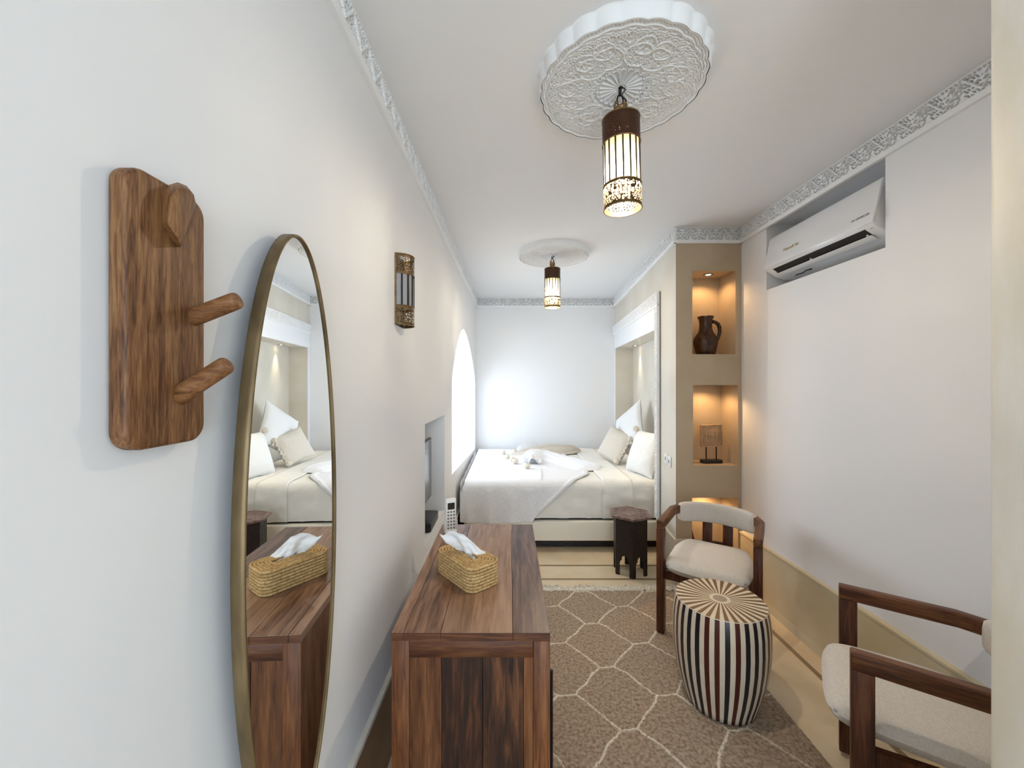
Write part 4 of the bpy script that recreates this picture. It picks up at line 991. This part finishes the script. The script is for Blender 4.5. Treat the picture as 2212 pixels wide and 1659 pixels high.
# ------------------------------------------------------------------ armchairs
def armchair(label):
    t = thing('armchair', label, 'chair', (0, 0, 0), 0, 'low wooden armchairs with boucle seats')
    lx, lw_, ld = 0.246, 0.042, 0.052; AZ_ = 0.664; ah = 0.052
    wd = M['chair_wood']
    for s in (-1, 1):
        mb = MB(); mb.box(s * lx - lw_ / 2, s * lx + lw_ / 2, -0.0255, 0.030, 0, AZ_ - ah + 0.002); mb.build('front_leg', wd, t, bevel=0.004)
        # arm: front corner, straight, bent inwards to the backrest
        P = [(s * lx, -0.026), (s * lx, 0.30), (s * (lx - 0.03), 0.385), (s * (lx - 0.095), 0.452)]
        mb = MB(); vs = []; n = len(P)
        for i, (x, y) in enumerate(P):
            d = Vector(P[min(i + 1, n - 1)]) - Vector(P[max(i - 1, 0)]); d.normalize(); nx, ny = -d.y, d.x
            hw = lw_ / 2 * (1 if i < 2 else 0.9)
            for w, z in ((-hw, AZ_ - ah), (hw, AZ_ - ah), (hw, AZ_), (-hw, AZ_)): vs.append((x + nx * w, y + ny * w, z))
        fs = [(0, 1, 2, 3), tuple(range(4 * n - 4, 4 * n))[::-1]]
        for i in range(n - 1):
            for k in range(4): fs.append((i * 4 + k, i * 4 + (k + 1) % 4, i * 4 + 4 + (k + 1) % 4, i * 4 + 4 + k))
        mb.add(vs, fs); mb.build('armrest', M['arm_wood'], t, bevel=0.007, seg=3)
    # seat frame rails
    for args in ((-0.226, 0.226, -0.014, 0.014, 0.322, 0.371), (-0.18, 0.18, 0.40, 0.43, 0.322, 0.371)):
        mb = MB(); mb.box(*args); mb.build('seat_rail', wd, t, bevel=0.002)
    for s in (-1, 1):
        mb = MB(); mb.add([(s * a, y, z) for a, y in ((0.236, 0.02), (0.21, 0.02), (0.155, 0.42), (0.182, 0.42)) for z in (0.322, 0.371)], [(0, 2, 3, 1), (2, 4, 5, 3), (4, 6, 7, 5), (6, 0, 1, 7), (0, 6, 4, 2), (1, 3, 5, 7)]); mb.build('seat_rail', wd, t)
    # rear board legs rising to the backrest, joined like a U
    for s in (-1, 1):
        mb = MB(); x = s * 0.060
        mb.add([(x + dx, y + dy, z) for y, z in ((0.50, 0.0), (0.445, 0.36), (0.468, 0.60)) for dx, dy in ((-0.029, -0.011), (0.029, -0.011), (0.029, 0.011), (-0.029, 0.011))],
               [(0, 3, 2, 1), (8, 9, 10, 11)] + [(i * 4 + k, i * 4 + (k + 1) % 4, i * 4 + 4 + (k + 1) % 4, i * 4 + 4 + k) for i in range(2) for k in range(4)])
        mb.build('rear_leg', wd, t, bevel=0.003)
    mb = MB(); mb.box(-0.035, 0.035, 0.436, 0.456, 0.36, 0.44); mb.build('back_brace', wd, t)
    # seat cushion
    def f(u, v, s):
        a, b = u * 2 - 1, v * 2 - 1
        wide = 0.222 - 0.05 * max(0, b - 0.1) ** 1.6
        X = a * (1 - 0.05 * b * b) * wide; Y = 0.158 + b * (1 - 0.04 * a * a) * 0.245
        e = (abs(a) ** 8 + abs(b) ** 8) ** 0.125; e = min(e, 1.0)
        prof_ = (1 - e ** 9) ** 0.5
        z = 0.413 + 0.041 * prof_ * s + (0.014 * (1 - a * a) * (1 - b * b) if s > 0 else 0) + 0.008 * a * a
        if e >= 1.0: X *= 1 / (abs(a) ** 8 + abs(b) ** 8) ** 0.125; Y = 0.158 + (Y - 0.158) / (abs(a) ** 8 + abs(b) ** 8) ** 0.125
        return (X, Y, z)
    mb = MB()
    for s in (1, -1):
        vs, fs = grid(30, 30, lambda u, v: f(u, v, s)); mb.add(vs, fs)
    mb.build('seat', M['fabric'], t, True)
    # curved padded backrest
    def g(u, v):
        a = R(-50 + 100 * u); Rb = 0.285; cy = 0.455 - Rb + 0.005
        an = 2 * pi * v; e = (1 - abs(2 * u - 1) ** 10) ** 0.5
        ca, sa = cos(an), sin(an); sg = lambda q: (abs(q) ** 0.6) * (1 if q > 0 else -1)
        rr = Rb + 0.026 * sg(ca) * (0.5 + 0.5 * e); z = 0.618 + 0.064 * sg(sa) * (0.72 + 0.28 * e)
        return (rr * sin(a), cy + rr * cos(a), z)
    vs, fs = grid(41, 33, g); mb = MB(); mb.add(vs, fs)
    for iu in (0, 40): mb.add([vs[iu * 33 + k] for k in range(32)], [tuple(range(32))])
    mb.build('backrest', M['fabric'], t, True)
    return t
c1 = armchair('wooden armchair with oatmeal seat behind the striped drum table, in front of the niches')
c2 = copy_tree(c1); c2['label'] = 'wooden armchair with oatmeal seat at the right edge, cut off by the near wall'
c1.location = (1.108, 2.236, 0.019); c1.rotation_euler = (0, 0, R(-34.5))
c2.location = (1.212, 1.403, 0.019); c2.rotation_euler = (0, 0, R(-126.5))

# ------------------------------------------------------------------ rug
def rug():
    x0, x1, y0, y1 = 0.135, 1.252, 0.35, 2.845
    t = thing('rug', 'brown shaggy wool rug with cream honeycomb lines under the striped table', 'rug', (0, 0, 0))
    st = 0.0052; nx = int((x1 - x0) / st); ny = int((y1 - y0) / st)
    X = np.linspace(x0, x1, nx)[:, None] * np.ones((1, ny)); Y = np.ones((nx, 1)) * np.linspace(y0, y1, ny)[None, :]
    rng = np.random.RandomState(2)
    wob = 0.006
    xw = X + wob * np.sin(Y * 31 + 2 * np.sin(X * 17)) + rng.normal(0, 0.0016, X.shape); yw = Y + wob * np.sin(X * 27 + 1.3) + rng.normal(0, 0.0016, X.shape)
    D = np.full(X.shape, 9.0); px, py, hs = 0.472, 0.375, 0.043
    def seg(ax, ay, bx, by):
        nonlocal D
        dx, dy = bx - ax, by - ay; L2 = dx * dx + dy * dy
        tt = np.clip(((xw - ax) * dx + (yw - ay) * dy) / L2, 0, 1); D = np.minimum(D, np.hypot(xw - ax - tt * dx, yw - ay - tt * dy))
    for i in range(-3, 4):
        for j in range(-2, 9):
            for ox, oy in ((0.75, 2.643), (0.51, 2.455)):
                cx, cy = ox + px * i, oy - py * j
                if not (x0 - 0.5 < cx < x1 + 0.5 and y0 - 0.4 < cy < y1 + 0.4): continue
                seg(cx - hs, cy, cx + hs, cy)
                seg(cx + hs, cy, cx + px / 2 - hs, cy - py / 2); seg(cx + hs, cy, cx + px / 2 - hs, cy + py / 2)
    line = np.clip((0.0056 - D) / 0.003, 0, 1)
    def sm(a, k):
        for _ in range(k): a = (a + np.roll(a, 1, 0) + np.roll(a, -1, 0) + np.roll(a, 1, 1) + np.roll(a, -1, 1)) / 5
        return a
    n1 = rng.normal(0, 1, X.shape); n2 = sm(rng.normal(0, 1, X.shape), 6); n3 = sm(rng.normal(0, 1, X.shape), 2)
    n3 = (n3 + np.roll(n3, 1, 0) + np.roll(n3, 2, 0)) / 2
    n2 /= n2.std(); n3 /= n3.std()
    Z = 0.0145 + 0.0009 * n1 + 0.0007 * n3 + 0.0004 * n2 + 0.002 * line
    ed = np.minimum(np.minimum(X - x0, x1 - X), np.minimum(Y - y0, y1 - Y)); Z = np.where(ed < 0.004, 0.001, Z)
    vs, fs = npgrid(np.stack([X, Y, Z], -1)); o = obj('pile', vs, fs, M['rug'], t, True)
    at = o.data.attributes.new('line', 'FLOAT', 'POINT'); at.data.foreach_set('value', line.reshape(-1))
    # fringe at the far edge: twisted tufts
    rnd = random.Random(8); mb = MB(); x = x0 + 0.01
    while x < x1:
        for q in range(3):
            a = rnd.uniform(-1.1, 1.1); L = rnd.uniform(0.05, 0.125); r = rnd.uniform(0.003, 0.006)
            p = Vector((x + rnd.uniform(-0.008, 0.008), y1 - 0.004, 0.008)); pts = [p]
            for k in range(4):
                a += rnd.uniform(-0.6, 0.6); p = p + Vector((sin(a), cos(a) * 0.9, 0)) * L / 4; p.z = max(0.005, 0.012 + rnd.uniform(-0.004, 0.014) - 0.002 * k); pts.append(p.copy())
            mb.tube(pts, [r, r * 1.2, r, r * 0.8, r * 0.4], 5)
        x += 0.0105
    f = mb.build('fringe', M['pomfab'], t); f['kind'] = 'stuff'
rug()

# ------------------------------------------------------------------ niche ornaments
def jug():
    t = thing('jug', 'dark glazed terracotta jug with a handle in the upper niche', 'jug', (1.497, 3.035, 1.7085))
    pr = [(0.060, 0), (0.067, 0.004), (0.075, 0.038), (0.085, 0.083), (0.086, 0.108), (0.080, 0.130), (0.068, 0.150), (0.052, 0.174), (0.046, 0.198), (0.044, 0.222), (0.045, 0.25), (0.050, 0.272), (0.058, 0.289), (0.057, 0.293), (0.052, 0.290), (0.043, 0.27), (0.038, 0.24)]
    mb = MB(); mb.lathe(pr, 40); mb.build('jug_body', M['terracotta'], t, True)
    mb = MB(); pts = [(0.044, 0, 0.252), (0.065, 0, 0.250), (0.088, 0, 0.235), (0.101, 0, 0.205), (0.101, 0, 0.175), (0.094, 0, 0.145), (0.085, 0, 0.12), (0.078, 0, 0.105)]
    mb.tube([(x, -0.012, z) for x, y, z in pts], [0.013, 0.013, 0.014, 0.014, 0.013, 0.012, 0.012, 0.01], 12); mb.build('handle', M['terracotta'], t, True)
jug()
def plaque():
    t = thing('carved_plaque', 'square carved stone plaque on a black two-rod stand in the middle niche', 'ornament', (1.545, 3.045, 0.8855), R(4))
    mb = MB(); mb.prism([(-0.082, -0.018), (-0.066, -0.032), (0.066, -0.032), (0.082, -0.018), (0.082, 0.018), (0.066, 0.032), (-0.066, 0.032), (-0.082, 0.018)], lambda p, s: (p[0], p[1], 0.024 * s)); mb.build('stand_base', M['black'], t, bevel=0.003)
    for s in (-1, 1):
        mb = MB(); mb.tube([(s * 0.040, 0, 0.02), (s * 0.040, 0, 0.13)], 0.0045, 10); mb.build('rod', M['blackm'], t)
    mb = MB(); T = Matrix.Translation((0, 0, 0.208)) @ Matrix.Rotation(R(-2), 4, 'Y')
    for hw, y in ((0.084, -0.010), (0.072, -0.014), (0.060, -0.010)): 
        pass
    def frame(mb, ho, hi, y0, y1):
        mb.box(-ho, ho, y0, y1, hi, ho, T); mb.box(-ho, ho, y0, y1, -ho, -hi, T); mb.box(-ho, -hi, y0, y1, -hi, hi, T); mb.box(hi, ho, y0, y1, -hi, hi, T)
    mb.box(-0.084, 0.084, -0.006, 0.01, -0.084, 0.084, T); frame(mb, 0.084, 0.074, -0.012, -0.004); frame(mb, 0.068, 0.062, -0.011, -0.004); frame(mb, 0.056, 0.053, -0.009, -0.004); frame(mb, 0.030, 0.025, -0.010, -0.004)
    mb.box(-0.012, 0.012, -0.010, -0.004, -0.012, 0.012, T)
    mb.build('plaque', M['stone'], t, bevel=0.0012)
plaque()
def stick():
    t = MB(); T = Matrix.Translation((1.455, 3.06, 0.0605)) @ Matrix.Rotation(R(-14), 4, 'Y')
    t.box(-0.021, 0.021, -0.02, 0.02, 0.006, 0.40, T); t.box(-0.05, 0.05, -0.03, 0.03, 0, 0.012, Matrix.Translation((1.455, 3.06, 0.0605)))
    o = t.build('wooden_sculpture', M['chair_wood'], bevel=0.003); tag(o, 'slanted dark wooden stick sculpture in the lowest niche, seen behind the chair', 'ornament')
stick()

# ------------------------------------------------------------------ air conditioner
def aircon():
    t = thing('air_conditioner', 'white wall air conditioner set in the recess of the right wall', 'air conditioner', (XR, 1.835, 0))
    L = 0.79
    pr = [(0.19, 2.452), (0.05, 2.455), (0.01, 2.448), (0.0, 2.43), (-0.014, 2.36), (-0.030, 2.29), (-0.041, 2.252), (-0.039, 2.240)]
    def sweep(mb, pts, ya=0.0, yb=L, endcap=True):
        n = len(pts); vs = [(x, y, z) for y in (ya, yb) for x, z in pts]
        mb.add(vs, [(i, i + 1, n + i + 1, n + i) for i in range(n - 1)] + ([(n - 1, 0, n, 2 * n - 1)] if endcap else []) + ([tuple(range(n)), tuple(range(n, 2 * n))] if endcap else []))
    # body behind the lid: closed section
    body = [(0.19, 2.445), (0.02, 2.445), (0.004, 2.42), (-0.034, 2.245), (-0.020, 2.225), (0.035, 2.19), (0.10, 2.168), (0.19, 2.165)]
    mb = MB(); sweep(mb, body, 0.003, L - 0.003); mb.build('casing', M['ac_pl'], t, bevel=0.008, seg=3)
    mb = MB(); sweep(mb, pr + [(-0.032, 2.245), (0.012, 2.40), (0.19, 2.446)]); mb.build('front_panel', M['ac_pl'], t, bevel=0.005, seg=3)
    # outlet slot following the slanted lower face
    def slab(mb, p, q, ya, yb, o0, o1):
        d = Vector((q[0] - p[0], q[1] - p[1])).normalized(); nx, nz = d.y, -d.x
        if nx > 0: nx, nz = -nx, -nz
        pts = [(p[0] + nx * o0, p[1] + nz * o0), (q[0] + nx * o0, q[1] + nz * o0), (q[0] + nx * o1, q[1] + nz * o1), (p[0] + nx * o1, p[1] + nz * o1)]
        mb.add([(x, y, z) for y in (ya, yb) for x, z in pts], [(0, 1, 2, 3), (7, 6, 5, 4), (0, 4, 5, 1), (1, 5, 6, 2), (2, 6, 7, 3), (3, 7, 4, 0)])
    mb = MB(); slab(mb, (-0.022, 2.2275), (0.028, 2.1945), 0.06, L - 0.07, 0.0, 0.0025); mb.build('air_outlet', M['black'], t)
    mb = MB(); slab(mb, (0.009, 2.206), (0.039, 2.189), 0.055, L - 0.065, 0.006, 0.010); mb.build('flap', M['ac_pl'], t, bevel=0.0015)
    mb = MB()
    for y in (0.07, 0.43, 0.72): slab(mb, (0.003, 2.21), (0.015, 2.203), y, y + 0.008, 0.002, 0.009)
    mb.build('flap_bracket', M['white_pl'], t)
    mb = MB(); T = Matrix.Translation((-0.016, 0.03, 2.2235)) @ Matrix.Rotation(R(-60), 4, 'Y'); mb.lathe([(0.006, 0), (0.006, 0.004), (0.001, 0.005)], 12, T=T); mb.build('receiver_lens', M['mirror'], t)
    mb = MB(); mb.tube([(0.06, 0.50, 2.166), (0.045, 0.53, 2.164), (0.055, 0.56, 2.160), (0.04, 0.60, 2.158), (0.055, 0.625, 2.160)], 0.004, 6); mb.build('cable_stub', M['black'], t, True)
    def text(name, s, size, y, z0, m, ext=0.0006):
        c = bpy.data.curves.new(name, 'FONT'); c.body = s; c.size = size; c.extrude = ext; c.materials.append(m)
        tmp = bpy.data.objects.new(name, c); COL.objects.link(tmp); bpy.context.view_layer.update()
        me = bpy.data.meshes.new_from_object(tmp.evaluated_get(bpy.context.evaluated_depsgraph_get())); bpy.data.objects.remove(tmp)
        o = bpy.data.objects.new(name, me); COL.objects.link(o); o.parent = t
        # face of panel between (-0.048,2.36) and (-0.066,2.29)
        sl = (2.36 - z0) / 0.07; x = -0.014 - 0.016 * sl
        xa = Vector((0, -1, 0)); ya = Vector((0.016, 0, 0.07)).normalized(); za = xa.cross(ya)
        Mx = Matrix((xa, ya, za)).transposed().to_4x4(); Mx.translation = Vector((x - 0.0012, y, z0)); o.matrix_local = Mx
        return o
    text('gold_lettering', 'Howell Air', 0.030, 0.62, 2.305, M['gold'])
    text('grey_lettering', 'DC INVERTER', 0.016, 0.125, 2.285, M['greyink'])
aircon()

# ------------------------------------------------------------------ switches
for k, (y, dz) in enumerate(((3.16, 0.006), (3.075, 0.0))):
    t = thing('light_switch', ('left' if k == 0 else 'right') + ' one of the pair of white switch plates beside the alcove frame', 'switch', (HWX(y), y, 0.89 + dz), math.atan(-0.0835), 'white switch plates')
    mb = MB(); mb.box(-0.009, -0.0005, -0.038, 0.038, -0.041, 0.041); mb.build('plate', M['white_pl'], t, bevel=0.003)
    mb = MB(); mb.box(-0.011, -0.008, -0.010, 0.010, -0.012, 0.014); mb.build('socket_insert', M['greyink'], t)
